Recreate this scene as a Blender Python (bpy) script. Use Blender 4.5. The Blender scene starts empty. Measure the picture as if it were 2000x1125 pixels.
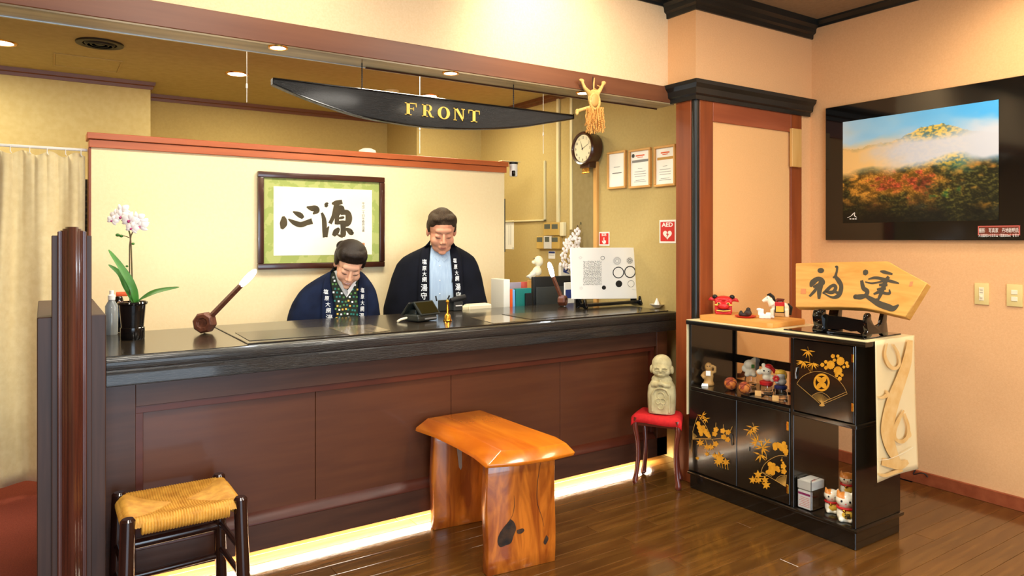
import bpy, bmesh, math, random
from math import sin, cos, pi, radians, sqrt, atan2
from mathutils import Vector, Matrix, noise as mnoise
random.seed(7)
sc = bpy.context.scene
COL = sc.collection
# ------------------------------------------------------------------ camera
CX, CY, FPX, EYE = 1000.0, 467.0, 1380.0, 1.35
FW = Vector((0.55339, 0.83293, 0)); RT = Vector((0.83293, -0.55339, 0))
cam_d = bpy.data.cameras.new('camera'); cam = bpy.data.objects.new('camera', cam_d); COL.objects.link(cam)
cam.location = (0, 0, EYE); cam.rotation_euler = (pi/2, 0, -atan2(FW.x, FW.y))
cam_d.sensor_width = 36; cam_d.lens = FPX/2000*36; cam_d.shift_y = -(562.5-CY)/2000; cam_d.clip_start = .05
sc.camera = cam
def ray(px, py):
    t = (px-CX)/FPX
    v = FW + RT*t; v.z = -(py-CY)/FPX
    return v
def oy(px, py, Y): v = ray(px, py); return Vector((0, 0, EYE)) + v*(Y/v.y)
def ox(px, py, X): v = ray(px, py); return Vector((0, 0, EYE)) + v*(X/v.x)
def oz(px, py, Z): v = ray(px, py); return Vector((0, 0, EYE)) + v*((Z-EYE)/v.z)
def op(px, py, P0, n_):
    v = ray(px, py); o_ = Vector((0, 0, EYE)); return o_ + v*((Vector(P0)-o_).dot(n_)/v.dot(n_))
def od(px, py, d): return Vector((0, 0, EYE)) + ray(px, py)*d
# ------------------------------------------------------------------ view, world, lights
vs = sc.view_settings
vs.view_transform = 'Standard'; vs.look = 'None'; vs.gamma = 1; vs.use_curve_mapping = False
vs.exposure = 0.0
w = bpy.data.worlds.new('world'); sc.world = w; w.use_nodes = True
w.node_tree.nodes['Background'].inputs[0].default_value = (0.75, 0.88, 1, 1)
w.node_tree.nodes['Background'].inputs[1].default_value = 1.0
def light(kind, name, loc, power, color, size=.3, size_y=None, rot=(0, 0, 0), target=None, spot=None, blend=.6, spread=None):
    l = bpy.data.lights.new(name, kind); o = bpy.data.objects.new(name, l); COL.objects.link(o)
    o.location = loc; l.energy = power; l.color = color
    if kind == 'AREA':
        if size_y: l.shape = 'RECTANGLE'; l.size = size; l.size_y = size_y
        else: l.shape = 'DISK'; l.size = size
        if spread: l.spread = spread
    else: l.shadow_soft_size = size
    if spot: l.spot_size = spot; l.spot_blend = blend
    if target is not None: o.rotation_euler = (Vector(target)-Vector(loc)).to_track_quat('-Z', 'Y').to_euler()
    else: o.rotation_euler = rot
    return o
WARM = (1, .84, .62); NEUT = (1, .93, .82); COOL = (.66, .83, 1)
# lobby ceiling downlights
for (x, y, p, c) in ((.5, 1.5, 26, NEUT), (2.0, 1.5, 30, NEUT), (3.2, 1.0, 21, WARM), (.5, -.6, 26, NEUT), (2.3, -.8, 26, NEUT), (3.3, -.8, 22, WARM), (-1.2, .6, 26, NEUT)):
    light('AREA', 'lobby_light', (x, y, 2.69), p, c, .55)
# wall washers close to the bulkhead and the right wall
light('SPOT', 'washer_light', (1.95, 2.35, 2.66), 34, (1, .92, .78), .06, target=(2.15, 2.9, 2.3), spot=radians(120), blend=.9)
light('SPOT', 'washer_light', (.75, 2.35, 2.66), 14, (1, .93, .8), .06, target=(.6, 2.9, 2.3), spot=radians(120), blend=.9)
light('SPOT', 'washer_light', (3.45, 1.35, 2.66), 22, WARM, .06, target=(4.0, 1.35, 1.9), spot=radians(120), blend=.9)
# daylight through the glass entrance behind the camera
light('AREA', 'entrance_daylight', (.2, -2.45, 1.05), 150, COOL, 2.8, 2.08, target=(.2, 0, 1.02))
# office side
light('AREA', 'office_light', (1.3, 5.1, 2.42), 16, (1, .90, .62), .5)
light('AREA', 'office_light', (2.55, 4.6, 2.42), 15, (1, .90, .62), .4)
light('AREA', 'office_light', (-.6, 4.9, 2.42), 18, (1, .9, .65), .5)
light('AREA', 'office_light', (1.6, 3.45, 2.42), 30, (1, .94, .8), .6)
light('AREA', 'office_light', (.5, 3.45, 2.42), 18, (1, .94, .8), .5)
# ------------------------------------------------------------------ materials
def lin(c):
    return tuple(((v/255)/12.92 if v/255 <= .04045 else ((v/255+.055)/1.055)**2.4) for v in c[:3])
MATS = {}
def mat(name, col, rough=.5, col2=None, scale=8, stretch=(1, 1, 1), bump=0, bscale=None, metal=0, coat=0, emit=0, trans=0, detail=4, spec=.5, ior=1.45, ramp=(.35, .65), sheen=0, dist=0, alpha=1, sss=0, bstretch=None):
    m = bpy.data.materials.new(name); m.use_nodes = True; nt = m.node_tree; N = nt.nodes; L = nt.links
    b = N['Principled BSDF']; c1 = lin(col)
    b.inputs['Base Color'].default_value = (*c1, 1); b.inputs['Roughness'].default_value = rough
    b.inputs['Metallic'].default_value = metal; b.inputs['Specular IOR Level'].default_value = spec; b.inputs['IOR'].default_value = ior
    b.inputs['Coat Weight'].default_value = coat; b.inputs['Coat Roughness'].default_value = .08
    b.inputs['Transmission Weight'].default_value = trans; b.inputs['Alpha'].default_value = alpha
    if sheen: b.inputs['Sheen Weight'].default_value = sheen
    if sss: b.inputs['Subsurface Weight'].default_value = sss; b.inputs['Subsurface Radius'].default_value = (.01, .004, .002)
    if emit: b.inputs['Emission Color'].default_value = (*c1, 1); b.inputs['Emission Strength'].default_value = emit
    if col2 is not None or bump:
        tc = N.new('ShaderNodeTexCoord'); mp = N.new('ShaderNodeMapping'); mp.inputs['Scale'].default_value = stretch
        L.new(tc.outputs['Object'], mp.inputs['Vector'])
    if col2 is not None:
        n = N.new('ShaderNodeTexNoise'); n.inputs['Scale'].default_value = scale; n.inputs['Detail'].default_value = detail; n.inputs['Distortion'].default_value = dist
        r = N.new('ShaderNodeValToRGB'); r.color_ramp.elements[0].position = ramp[0]; r.color_ramp.elements[1].position = ramp[1]
        r.color_ramp.elements[0].color = (*c1, 1); r.color_ramp.elements[1].color = (*lin(col2), 1)
        L.new(mp.outputs[0], n.inputs['Vector']); L.new(n.outputs['Fac'], r.inputs[0]); L.new(r.outputs[0], b.inputs['Base Color'])
    if bump:
        n2 = N.new('ShaderNodeTexNoise'); n2.inputs['Scale'].default_value = bscale or scale; n2.inputs['Detail'].default_value = 3
        bp = N.new('ShaderNodeBump'); bp.inputs['Strength'].default_value = bump; bp.inputs['Distance'].default_value = .004
        if bstretch:
            mp2 = N.new('ShaderNodeMapping'); mp2.inputs['Scale'].default_value = bstretch; L.new(tc.outputs['Object'], mp2.inputs['Vector']); L.new(mp2.outputs[0], n2.inputs['Vector'])
        else: L.new(mp.outputs[0], n2.inputs['Vector'])
        L.new(n2.outputs['Fac'], bp.inputs['Height']); L.new(bp.outputs[0], b.inputs['Normal'])
    MATS[name] = m; return m
M = MATS
mat('wallpaper', (240, 208, 162), .85, (235, 201, 153), 130, bump=.25, bscale=260)
mat('wallpaper_peach', (234, 184, 130), .85, (229, 177, 123), 130, bump=.25, bscale=220)
mat('paper_panel', (232, 182, 122), .85, (228, 177, 117), 130, bump=.2, bscale=220)
mat('office_wall', (190, 166, 106), .9, (185, 161, 101), 60, bump=.15, bscale=120)
mat('office_wall_pale', (214, 194, 136), .9, (208, 186, 126), 30, bump=.15, bscale=120)
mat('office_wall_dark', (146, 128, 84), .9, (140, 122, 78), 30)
mat('partition_paper', (246, 226, 180), .9, (244, 222, 174), 60, bump=.1, bscale=150)
mat('office_ceiling', (188, 168, 108), .95, (180, 160, 100), 20, bump=.1, bscale=90)
mat('lobby_ceiling', (150, 128, 96), .95, (142, 120, 88), 40, bump=.2, bscale=160)
mat('black_moulding', (22, 24, 22), .35, (30, 31, 28), 5, (1, 1, 1), bump=.1, bscale=60)
mat('beam_brown', (122, 74, 46), .42, (108, 62, 37), 5, (.25, 4, 4))
mat('beam_under', (170, 148, 108), .35, (110, 92, 64), 5, (.3, 3, 3))
mat('red_brown', (146, 72, 32), .4, (122, 56, 24), 6, (3, 3, .3))
mat('red_brown_h', (160, 84, 50), .45, (140, 68, 38), 6, (.3, 3, 3))
mat('cap_wood', (188, 100, 54), .4, (170, 86, 44), 6, (.3, 4, 4))
mat('post_wood', (92, 46, 32), .32, (70, 34, 24), 10, (6, 6, .35), coat=.3)
mat('post_dark', (70, 46, 36), .5, (58, 37, 29), 10, (6, 6, .35))
mat('counter_wood', (92, 51, 28), .42, (84, 45, 25), 5, (.6, 3, 6), coat=.15)
mat('counter_frame', (76, 46, 31), .42, (64, 38, 26), 5, (.6, 3, 6))
mat('counter_lip', (88, 38, 20), .4, (74, 31, 17), 5, (1, 3, 3))
mat('slab_black', (22, 20, 18), .3, (34, 31, 27), 12, (.5, 6, 10), bump=1, bscale=26, bstretch=(1.2, 9, 16), coat=.35)
mat('slab_top', (46, 38, 28), .2, (34, 28, 21), 6, (.4, 4, 4), coat=.3)
mat('mat_dark', (58, 50, 38), .22, (52, 45, 34), 6)
mat('plank_wood', (104, 69, 28), .2, (83, 52, 19), 6, (.6, 7, 7), bump=.05, bscale=30, coat=.4)
mat('plank_wood_b', (108, 71, 29), .2, (87, 54, 20), 6, (.6, 7, 7), bump=.05, bscale=30, coat=.4)
mat('subfloor', (40, 26, 14), .7)
mat('office_floor', (120, 104, 80), .6)
mat('carpet', (140, 62, 44), .98, (122, 50, 34), 160, bump=.6, bscale=400)
mat('curtain', (226, 208, 160), .9, (218, 198, 148), 30, sheen=.3, bump=.15, bscale=300)
mat('white', (240, 238, 230), .5); mat('cream', (238, 226, 190), .6); mat('off_white', (226, 222, 208), .6)
mat('white_paper', (250, 248, 238), .8); mat('paper_cream', (252, 246, 226), .85, (250, 240, 214), 3)
mat('black', (14, 14, 14), .4); mat('black_gloss', (10, 10, 10), .08, coat=.5); mat('black_soft', (22, 22, 22), .6)
mat('grey', (128, 128, 126), .5); mat('dark_grey', (52, 54, 52), .5); mat('light_grey', (196, 196, 190), .5)
mat('pipe', (222, 210, 164), .5); mat('chrome', (210, 210, 205), .2, metal=1); mat('brass', (226, 168, 62), .22, metal=1, col2=(205, 140, 44), scale=30)
mat('gold_paint', (226, 160, 40), .45, (206, 138, 28), 40); mat('gold_line', (196, 148, 70), .5)
mat('gold_letter', (235, 196, 84), .45)
mat('lacquer', (16, 13, 9), .22, (26, 21, 14), 5, (2, 2, .4), coat=.5)
mat('frame_brown', (70, 34, 20), .3, (54, 26, 15), 8, coat=.4)
mat('mat_green', (158, 170, 92), .8, (178, 184, 110), 18, detail=2, ramp=(.48, .52))
mat('ink', (84, 72, 48), .9, (66, 58, 42), 10); mat('ink_board', (70, 62, 46), .8); mat('ink_black', (30, 28, 26), .8)
mat('cert_wood', (222, 170, 96), .5, (206, 152, 80), 8, (1, 1, .3)); mat('pale_wood', (222, 176, 104), .45, (206, 156, 84), 6, (3, 3, .4))
mat('red_sign', (206, 40, 36), .5); mat('red_cloth', (214, 30, 30), .8, (200, 24, 26), 60, bump=.2, bscale=300)
mat('red', (196, 34, 34), .4); mat('red_seal', (206, 130, 78), .7)
mat('bench_wood', (206, 116, 34), .3, (146, 68, 16), 4, (3, 3, .7), dist=2.2, coat=.5)
mat('bench_top', (224, 126, 24), .24, (196, 98, 14), 3, (3, .7, 3), dist=1.2, coat=.5)
mat('knot', (26, 20, 16), .6, (70, 46, 26), 22, bump=.6, bscale=40)
mat('stool_dark', (50, 24, 18), .18, (36, 17, 13), 8, (4, 4, .5), coat=.5)
mat('rush', (216, 160, 62), .6, (190, 132, 44), 30, bump=.3, bscale=120)
mat('stool_red', (108, 44, 28), .3, (88, 34, 22), 8, (4, 4, .5), coat=.4)
mat('stone', (204, 190, 142), .85, (176, 160, 114), 22, bump=.5, bscale=90)
mat('board_wood', (218, 162, 78), .5, (200, 140, 58), 3, (3, .6, 5), dist=2)
mat('board_edge', (176, 124, 58), .6, (196, 146, 74), 8, (3, 1, 6))
mat('tray_wood', (222, 160, 82), .5, (208, 144, 66), 4, (3, .6, 5))
mat('runner', (232, 214, 168), .6, (226, 206, 156), 3)
mat('runner_gold', (226, 190, 126), .5, (216, 172, 102), 20)
mat('glass', (255, 255, 255), .02, trans=1, ior=1.45); mat('acrylic', (250, 250, 250), .03, trans=1, ior=1.2)
mat('leaf', (52, 108, 36), .4, (78, 138, 54), 6); mat('stem', (86, 92, 46), .5, (110, 80, 60), 20)
mat('petal', (252, 246, 240), .6, (248, 238, 232), 10); mat('magenta', (150, 30, 96), .5, (180, 70, 120), 40)
mat('pot_black', (14, 12, 11), .1, coat=.6); mat('orange', (226, 92, 38), .4); mat('teal', (24, 118, 108), .6); mat('sky_blue', (110, 170, 220), .6)
mat('lilac', (170, 158, 170), .6); mat('pink', (240, 120, 110), .6); mat('navy_print', (40, 60, 130), .6)
mat('gourd_wood', (104, 58, 38), .4, (78, 40, 25), 14, (2, 2, 2), dist=2); mat('bottle_grey', (170, 178, 182), .12, trans=.5)
mat('straw', (226, 190, 112), .8, (204, 162, 84), 40, bump=.4, bscale=150); mat('rice', (226, 166, 84), .7, (204, 140, 60), 60)
mat('skin_w', (238, 184, 150), .62, (232, 174, 140), 12, spec=.3); mat('skin_m', (222, 160, 128), .62, (212, 146, 114), 12, spec=.3)
mat('hair_w', (24, 17, 12), .5, (40, 28, 19), 40, (6, 6, 1), bump=.5, bscale=60, spec=.25); mat('hair_m', (46, 35, 25), .6, (78, 62, 45), 40, (6, 6, 1.5), bump=.8, bscale=60, spec=.2)
mat('lip', (196, 104, 90), .5); mat('lip_m', (168, 92, 76), .5); mat('lash', (40, 26, 20), .7); mat('brow_w', (96, 66, 48), .8); mat('brow_m', (110, 84, 64), .8); mat('teeth', (244, 236, 222), .4)
mat('coat_navy', (15, 22, 42), .9, (22, 33, 60), 10, bump=.5, bscale=14, spec=.2); mat('coat_black', (10, 12, 20), .9, (16, 18, 28), 10, bump=.5, bscale=14, spec=.2)
mat('shirt_blue', (164, 186, 208), .8, (150, 172, 198), 6, (14, 14, 1), bump=.15, bscale=30)
mat('kimono_dark', (24, 34, 20), .8); mat('collar_white', (238, 238, 236), .7)
mat('coat_text', (226, 230, 232), .8); mat('trousers', (34, 34, 40), .8)
mat('glow_warm', (255, 236, 196), emit=6); mat('glow_white', (236, 246, 255), emit=14); mat('glow_led', (255, 214, 150), emit=7); mat('glow_down', (255, 250, 232), emit=9)
mat('photo_brown', (110, 50, 34), .3); mat('switch_cream', (228, 206, 138), .4); mat('switch_white', (240, 232, 200), .4)
mat('beige_box', (232, 220, 176), .5); mat('thermo', (208, 172, 92), .5); mat('screen_grey', (92, 98, 88), .3)
mat('terminal', (34, 38, 34), .4); mat('terminal_screen', (34, 30, 12), .15); mat('clear_film', (220, 220, 214), .15, alpha=.35)
mat('leaflet', (96, 88, 66), .12, (176, 150, 118), 18, (1, 3, 1), ramp=(.40, .75), dist=1.5, coat=.5); mat('leaflet_dark', (86, 76, 54), .15, (132, 116, 84), 20)
mat('yellow', (236, 190, 70), .5); mat('plush', (240, 232, 206), .9, bump=.3, bscale=120); mat('plush_grey', (120, 130, 140), .9)
mat('temari', (206, 118, 44), .7, (150, 60, 30), 34, detail=1, ramp=(.46, .54), bump=.4, bscale=60)
mat('monkey', (196, 150, 84), .6, (170, 124, 64), 20); mat('ceramic', (246, 238, 214), .25, coat=.4); mat('ceramic_orange', (222, 140, 60), .3)
mat('navy_cap', (34, 40, 84), .4); mat('aluminium', (190, 196, 196), .3, metal=.6); mat('vent_dark', (40, 30, 18), .5); mat('louvre', (52, 46, 30), .6)
# ------------------------------------------------------------------ builders
WL = {}
def wloc(o): return WL.get(o.name, Vector((0, 0, 0))) if o is not None else Vector((0, 0, 0))
def place(o, parent, loc):
    COL.objects.link(o)
    if parent is not None:
        o.parent = parent; o.location = Vector(loc)-wloc(parent)
    else: o.location = loc
    WL[o.name] = Vector(loc)
def thing(name, label, cat, loc, group=None):
    o = bpy.data.objects.new(name, None); o.empty_display_size = .05; place(o, None, loc)
    o['label'] = label; o['category'] = cat
    if group: o['group'] = group
    return o
def tag(o, label, cat, group=None):
    o['label'] = label; o['category'] = cat
    if group: o['group'] = group
    return o
class B:
    def __init__(s, T=None): s.v = []; s.f = []; s.m = []; s.T = T; s.mi = 0
    def add(s, vs, fs):
        n = len(s.v)
        for p in vs:
            p = Vector(p); s.v.append(s.T @ p if s.T is not None else p)
        for q in fs: s.f.append([i+n for i in q]); s.m.append(s.mi)
        return s
    def box(s, x0, x1, y0, y1, z0, z1):
        vs = [(x, y, z) for z in (z0, z1) for (x, y) in ((x0, y0), (x1, y0), (x1, y1), (x0, y1))]
        return s.add(vs, [(3, 2, 1, 0), (4, 5, 6, 7), (0, 1, 5, 4), (1, 2, 6, 5), (2, 3, 7, 6), (3, 0, 4, 7)])
    def obox(s, c, ux, uy, uz, a, b, d):
        c = Vector(c); ux = Vector(ux).normalized()*a; uy = Vector(uy).normalized()*b; uz = Vector(uz).normalized()*d
        vs = [c+ux*i+uy*j+uz*k for k in (-1, 1) for (i, j) in ((-1, -1), (1, -1), (1, 1), (-1, 1))]
        return s.add(vs, [(3, 2, 1, 0), (4, 5, 6, 7), (0, 1, 5, 4), (1, 2, 6, 5), (2, 3, 7, 6), (3, 0, 4, 7)])
    def prism(s, poly, vec):
        """closed polygon (3-D points) swept along vec"""
        n = len(poly); vec = Vector(vec); a = [Vector(p) for p in poly]; b = [p+vec for p in a]
        fs = [tuple(range(n))[::-1], tuple(range(n, 2*n))] + [(i, (i+1) % n, n+(i+1) % n, n+i) for i in range(n)]
        return s.add(a+b, fs)
    def loft(s, rings, cap=True, closed=True):
        n = len(rings[0]); vs = [p for r in rings for p in r]; fs = []
        for k in range(len(rings)-1):
            for i in range(n if closed else n-1):
                j = (i+1) % n; fs.append((k*n+i, k*n+j, (k+1)*n+j, (k+1)*n+i))
        if cap and closed: fs.append(tuple(range(n))[::-1]); fs.append(tuple(range((len(rings)-1)*n, len(rings)*n)))
        return s.add(vs, fs)
    def tube(s, pts, r, n=10, flat=1.0, up=None):
        pts = [Vector(p) for p in pts]; R = r if isinstance(r, (list, tuple)) else [r]*len(pts)
        rings = []; u = None
        for i, p in enumerate(pts):
            t = (pts[min(i+1, len(pts)-1)]-pts[max(i-1, 0)])
            if t.length < 1e-9: t = Vector((0, 0, 1))
            t.normalize()
            if u is None:
                u = Vector(up) if up is not None else (Vector((0, 0, 1)) if abs(t.z) < .9 else Vector((1, 0, 0)))
            u = (u - t*u.dot(t)); u.normalize(); w_ = t.cross(u)
            rings.append([p+u*(cos(2*pi*k/n)*R[i])+w_*(sin(2*pi*k/n)*R[i]*flat) for k in range(n)])
        return s.loft(rings)
    def lathe(s, c, prof, n=24, axis=(0, 0, 1), sx=1, sy=1):
        c = Vector(c); q = Vector((0, 0, 1)).rotation_difference(Vector(axis).normalized())
        return s.loft([[c+q @ Vector((cos(2*pi*k/n)*r*sx, sin(2*pi*k/n)*r*sy, z)) for k in range(n)] for r, z in prof])
    def ell(s, c, r, rot=None, n=16, m=10):
        if not isinstance(r, (tuple, list, Vector)): r = (r, r, r)
        c = Vector(c); rings = []
        for i in range(m+1):
            ph = pi*i/m; rad = max(sin(ph), .001)
            ring = [Vector((r[0]*rad*cos(2*pi*k/n), r[1]*rad*sin(2*pi*k/n), -r[2]*cos(ph))) for k in range(n)]
            rings.append([c+(rot @ p if rot is not None else p) for p in ring])
        return s.loft(rings)
    def cyl(s, c, r, h, n=20, axis=(0, 0, 1)): return s.lathe(c, [(r, 0), (r, h)], n, axis)
    def build(s, name, mt, parent=None, bevel=0, smooth=35, seg=1, origin=None, kind=None, label=None):
        mts = mt if isinstance(mt, (list, tuple)) else [mt]
        if parent is not None: loc = wloc(parent)
        elif origin is not None: loc = Vector(origin)
        else:
            lo = [min(p[i] for p in s.v) for i in range(3)]; hi = [max(p[i] for p in s.v) for i in range(3)]
            loc = Vector(((lo[0]+hi[0])/2, (lo[1]+hi[1])/2, lo[2]))
        me = bpy.data.meshes.new(name); me.from_pydata([tuple(p-loc) for p in s.v], [], s.f)
        for k in mts: me.materials.append(M[k] if isinstance(k, str) else k)
        if len(mts) > 1: me.polygons.foreach_set('material_index', s.m)
        bm = bmesh.new(); bm.from_mesh(me); bmesh.ops.recalc_face_normals(bm, faces=bm.faces)
        if bevel:
            es = [e for e in bm.edges if len(e.link_faces) == 2 and e.calc_face_angle(0) > .5]
            bmesh.ops.bevel(bm, geom=es, offset=bevel, segments=seg, affect='EDGES', profile=.6, clamp_overlap=True)
        bm.to_mesh(me); bm.free()
        if smooth: me.shade_smooth(); me.set_sharp_from_angle(angle=radians(smooth))
        o = bpy.data.objects.new(name, me); place(o, parent, loc)
        if kind: o['kind'] = kind
        if label: o['label'] = label
        return o
def boxo(name, mt, x0, x1, y0, y1, z0, z1, parent=None, bevel=.002, **k):
    return B().box(x0, x1, y0, y1, z0, z1).build(name, mt, parent, bevel, **k)
def struct(o): o['kind'] = 'structure'; return o
def organic(name, parts, mt, parent=None, voxel=.008, smooth=4, paint=None, origin=None, label=None, T=None):
    """one continuous skin around overlapping shapes"""
    b = B(T); Ti = T.inverted() if T is not None else Matrix()
    for p in parts:
        if p[0] == 'e': b.ell(p[1], p[2], p[3] if len(p) > 3 else None, 20, 12)
        elif p[0] == 't': b.tube(p[1], p[2], 14, *(p[3:]))
        elif p[0] == 'b': b.box(*p[1])
        elif p[0] == 'l': b.loft(p[1])
    tmp = b.build('tmp_skin', mt, None, smooth=0, origin=(0, 0, 0))
    md = tmp.modifiers.new('r', 'REMESH'); md.mode = 'VOXEL'; md.voxel_size = voxel; md.use_smooth_shade = True
    if smooth:
        m2 = tmp.modifiers.new('s', 'SMOOTH'); m2.factor = .5; m2.iterations = smooth
    dg = bpy.context.evaluated_depsgraph_get(); dg.update()
    me = bpy.data.meshes.new_from_object(tmp.evaluated_get(dg)); bpy.data.objects.remove(tmp)
    me.name = name
    if parent is not None: loc = wloc(parent)
    elif origin is not None: loc = Vector(origin)
    else:
        xs = [v.co for v in me.vertices]; loc = Vector((sum(p.x for p in xs)/len(xs), sum(p.y for p in xs)/len(xs), min(p.z for p in xs)))
    mts = mt if isinstance(mt, (list, tuple)) else [mt]
    me.materials.clear()
    for k in mts: me.materials.append(M[k])
    if paint:
        for pl in me.polygons: pl.material_index = paint(Ti @ pl.center)
    me.transform(Matrix.Translation(-loc)); me.shade_smooth()
    o = bpy.data.objects.new(name, me); place(o, parent, loc)
    if label: o['label'] = label
    return o
def text_mesh(s, fn, name, mt, parent=None, size=1, align='CENTER', bold=0.0, line=1.0, label=None):
    """flat lettering: fn maps the text's own (u, v) to a point in the scene"""
    cu = bpy.data.curves.new('t', 'FONT'); cu.body = s; cu.size = size; cu.align_x = align; cu.space_line = line; cu.offset = bold; cu.resolution_u = 3
    o = bpy.data.objects.new('t', cu); COL.objects.link(o)
    dg = bpy.context.evaluated_depsgraph_get(); dg.update()
    me = bpy.data.meshes.new_from_object(o.evaluated_get(dg)); bpy.data.objects.remove(o)
    b = B(); b.add([fn(v.co.x, v.co.y) for v in me.vertices], [tuple(p.vertices) for p in me.polygons])
    return b.build(name, mt, parent, smooth=0, label=label)
def cr(pts, k=6):
    """Catmull-Rom through tuples"""
    out = []; n = len(pts)
    for i in range(n-1):
        p0 = pts[max(i-1, 0)]; p1 = pts[i]; p2 = pts[i+1]; p3 = pts[min(i+2, n-1)]
        for j in range(k):
            t = j/k
            out.append(tuple(.5*((2*b_)+(-a+c)*t+(2*a-5*b_+4*c-d)*t*t+(-a+3*b_-3*c+d)*t**3) for a, b_, c, d in zip(p0, p1, p2, p3)))
    out.append(tuple(pts[-1])); return out
def lift(b, vs_):
    # successive flat shapes lie a hair above one another, like layers of paint
    b.mi = 0; b.k = getattr(b, 'k', 0)+1; e = Vector((0, 0, EYE))
    return [p+(e-p).normalized()*(b.k*1.6e-5) for p in vs_]
def stroke(b, pts, fn, k=6):
    """brush stroke in drawing units: pts (x, y, width)"""
    q = cr(pts, k) if len(pts) > 2 else pts; L_, R_ = [], []
    for i, (x, y, w_) in enumerate(q):
        a = q[max(i-1, 0)]; c = q[min(i+1, len(q)-1)]; dx, dy = c[0]-a[0], c[1]-a[1]; l = sqrt(dx*dx+dy*dy) or 1
        nx, ny = -dy/l*w_/2, dx/l*w_/2
        L_.append(fn(x+nx, y+ny)); R_.append(fn(x-nx, y-ny))
    n = len(q); b.add(lift(b, L_+R_), [(i, i+1, n+i+1, n+i) for i in range(n-1)])
def disc(b, x, y, rx, ry, fn, n=18, rot=0):
    vs = [fn(x+rx*cos(2*pi*k/n)*cos(rot)-ry*sin(2*pi*k/n)*sin(rot), y+rx*cos(2*pi*k/n)*sin(rot)+ry*sin(2*pi*k/n)*cos(rot)) for k in range(n)]
    b.add(lift(b, vs), [tuple(range(n))])
def poly(b, pts, fn): b.add(lift(b, [fn(x, y) for x, y in pts]), [tuple(range(len(pts)))])
def quad_prism(b, pts, vec): b.prism(pts, vec); return b

def frame(loc, yaw=None, s=1.0):
    """local frame whose -Y side faces the lobby camera unless a yaw is given"""
    loc = Vector(loc)
    if yaw is None: yaw = atan2(-loc.x, loc.y)
    return Matrix.Translation(loc) @ Matrix.Rotation(yaw, 4, 'Z') @ Matrix.Scale(s, 4)
# ================================================================== SETTING
XR, YB, XC, YC = 4.05, 2.88, 2.987, 2.673       # right wall, bulkhead plane, column corner
ZC, ZO = 2.72, 2.45                              # lobby and office ceilings
fl = struct(boxo('floor', 'subfloor', -3.2, XR+.1, -2.7, 6.3, -.06, -.009, bevel=0))
rw = random.Random(3)
pm = {}
y = -.3; row = 0
while y < 3.3:
    x = -.2 - rw.random()*1.4
    while x < XR:
        L_ = 1.81; x0 = max(x, -.2); x1 = min(x+L_, XR)
        if x1-x0 > .05:
            key = (round(x1-x0, 2), row % 2)
            full = abs((x1-x0)-L_) < 1e-6
            if full and key in pm:
                o = bpy.data.objects.new('floor_plank', pm[key]); place(o, fl, ((x0+x1)/2, y+.045, -.009))
            else:
                b = B().box(x0+.0008, x1-.0008, y+.0006, y+.0894, -.009, 0)
                c = Vector(((x0+x1)/2, y+.045, -.009)); o = b.build('floor_plank', ('plank_wood', 'plank_wood_b')[row % 2], None, .0012, smooth=0, origin=c)
                COL.objects.unlink(o); WL.pop(o.name, None); place(o, fl, c)
                if full: pm[key] = o.data
        x += L_
    y += .09; row += 1
struct(boxo('floor_carpet', 'carpet', -3.2, .05, 2.95, 5.6, -.009, .003, bevel=0))
struct(boxo('floor_office', 'office_floor', .05, 3.3, 3.3, 6.0, -.009, .001, bevel=0))
struct(boxo('wall_right', 'wallpaper_peach', XR, XR+.1, -2.7, YB+.1, 0, ZC+.05, bevel=0))
struct(boxo('baseboard_right', 'red_brown_h', XR-.016, XR, -2.7, YC, 0, .068, bevel=.002))
struct(boxo('wall_left', 'wallpaper', -3.2, -3.1, -2.7, 6.1, 0, ZC, bevel=0))
# wall behind the camera with its glass entrance
b = B().box(-3.1, -1.4, -2.7, -2.6, 0, ZC).box(2.0, XR, -2.7, -2.6, 0, ZC).box(-1.4, 2.0, -2.7, -2.6, 2.15, ZC)
struct(b.build('wall_back', 'wallpaper', smooth=0))
struct(boxo('ceiling', 'lobby_ceiling', -3.2, XR+.1, -2.7, YB+.1, ZC, ZC+.05, bevel=0))
struct(boxo('ceiling_office', 'office_ceiling', -3.2, 3.4, YB+.1, 6.1, ZO, ZO+.05, bevel=0))
# bulkhead above the opening, its beam
struct(boxo('wall_bulkhead', 'wallpaper', -3.1, XC, YB, YB+.1, 2.12, ZC, bevel=0))
bm_ = struct(boxo('trim_beam', 'beam_brown', -3.1, XC+.02, 2.85, YB+.0, 2.124, 2.215, bevel=.002))
B().box(-3.1, XC+.02, 2.852, 2.985, 2.116, 2.1238).build('soffit_board', 'beam_under', bm_, .001)
B().box(-3.1, 1.2, 2.985, 2.993, 2.113, 2.15).build('edge_strip', 'aluminium', bm_, .001)
B().box(1.2, XC+.02, 2.985, 2.993, 2.11, 2.15).build('edge_strip', 'frame_brown', bm_, .001)
# crown mouldings: profile swept round the lobby
def moulding(name, path, prof, mt, outward):
    """path: XY points; outward: per-point XY offset direction (mitred); prof: (offset, z)"""
    rings = []
    for (x, y), (nx, ny) in zip(path, outward):
        rings.append([Vector((x+nx*o_, y+ny*o_, z)) for o_, z in prof])
    return B().loft(rings).build(name, mt, smooth=25)
small = [(0, ZC), (0, ZC-.045), (.008, ZC-.045), (.010, ZC-.03), (.03, ZC-.012), (.032, ZC)]
struct(moulding('trim_crown_right', [(XR, -2.6), (XR, YC+.01)], small, 'black_moulding', [(-1, 0), (-1, 0)]))
struct(moulding('trim_crown_bulkhead', [(-3.1, YB), (XC+.01, YB)], small, 'black_moulding', [(0, -1), (0, -1)]))
big = [(0, ZC), (0, ZC-.11), (.012, ZC-.11), (.014, ZC-.085), (.03, ZC-.075), (.034, ZC-.05), (.055, ZC-.035), (.06, ZC)]
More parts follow.
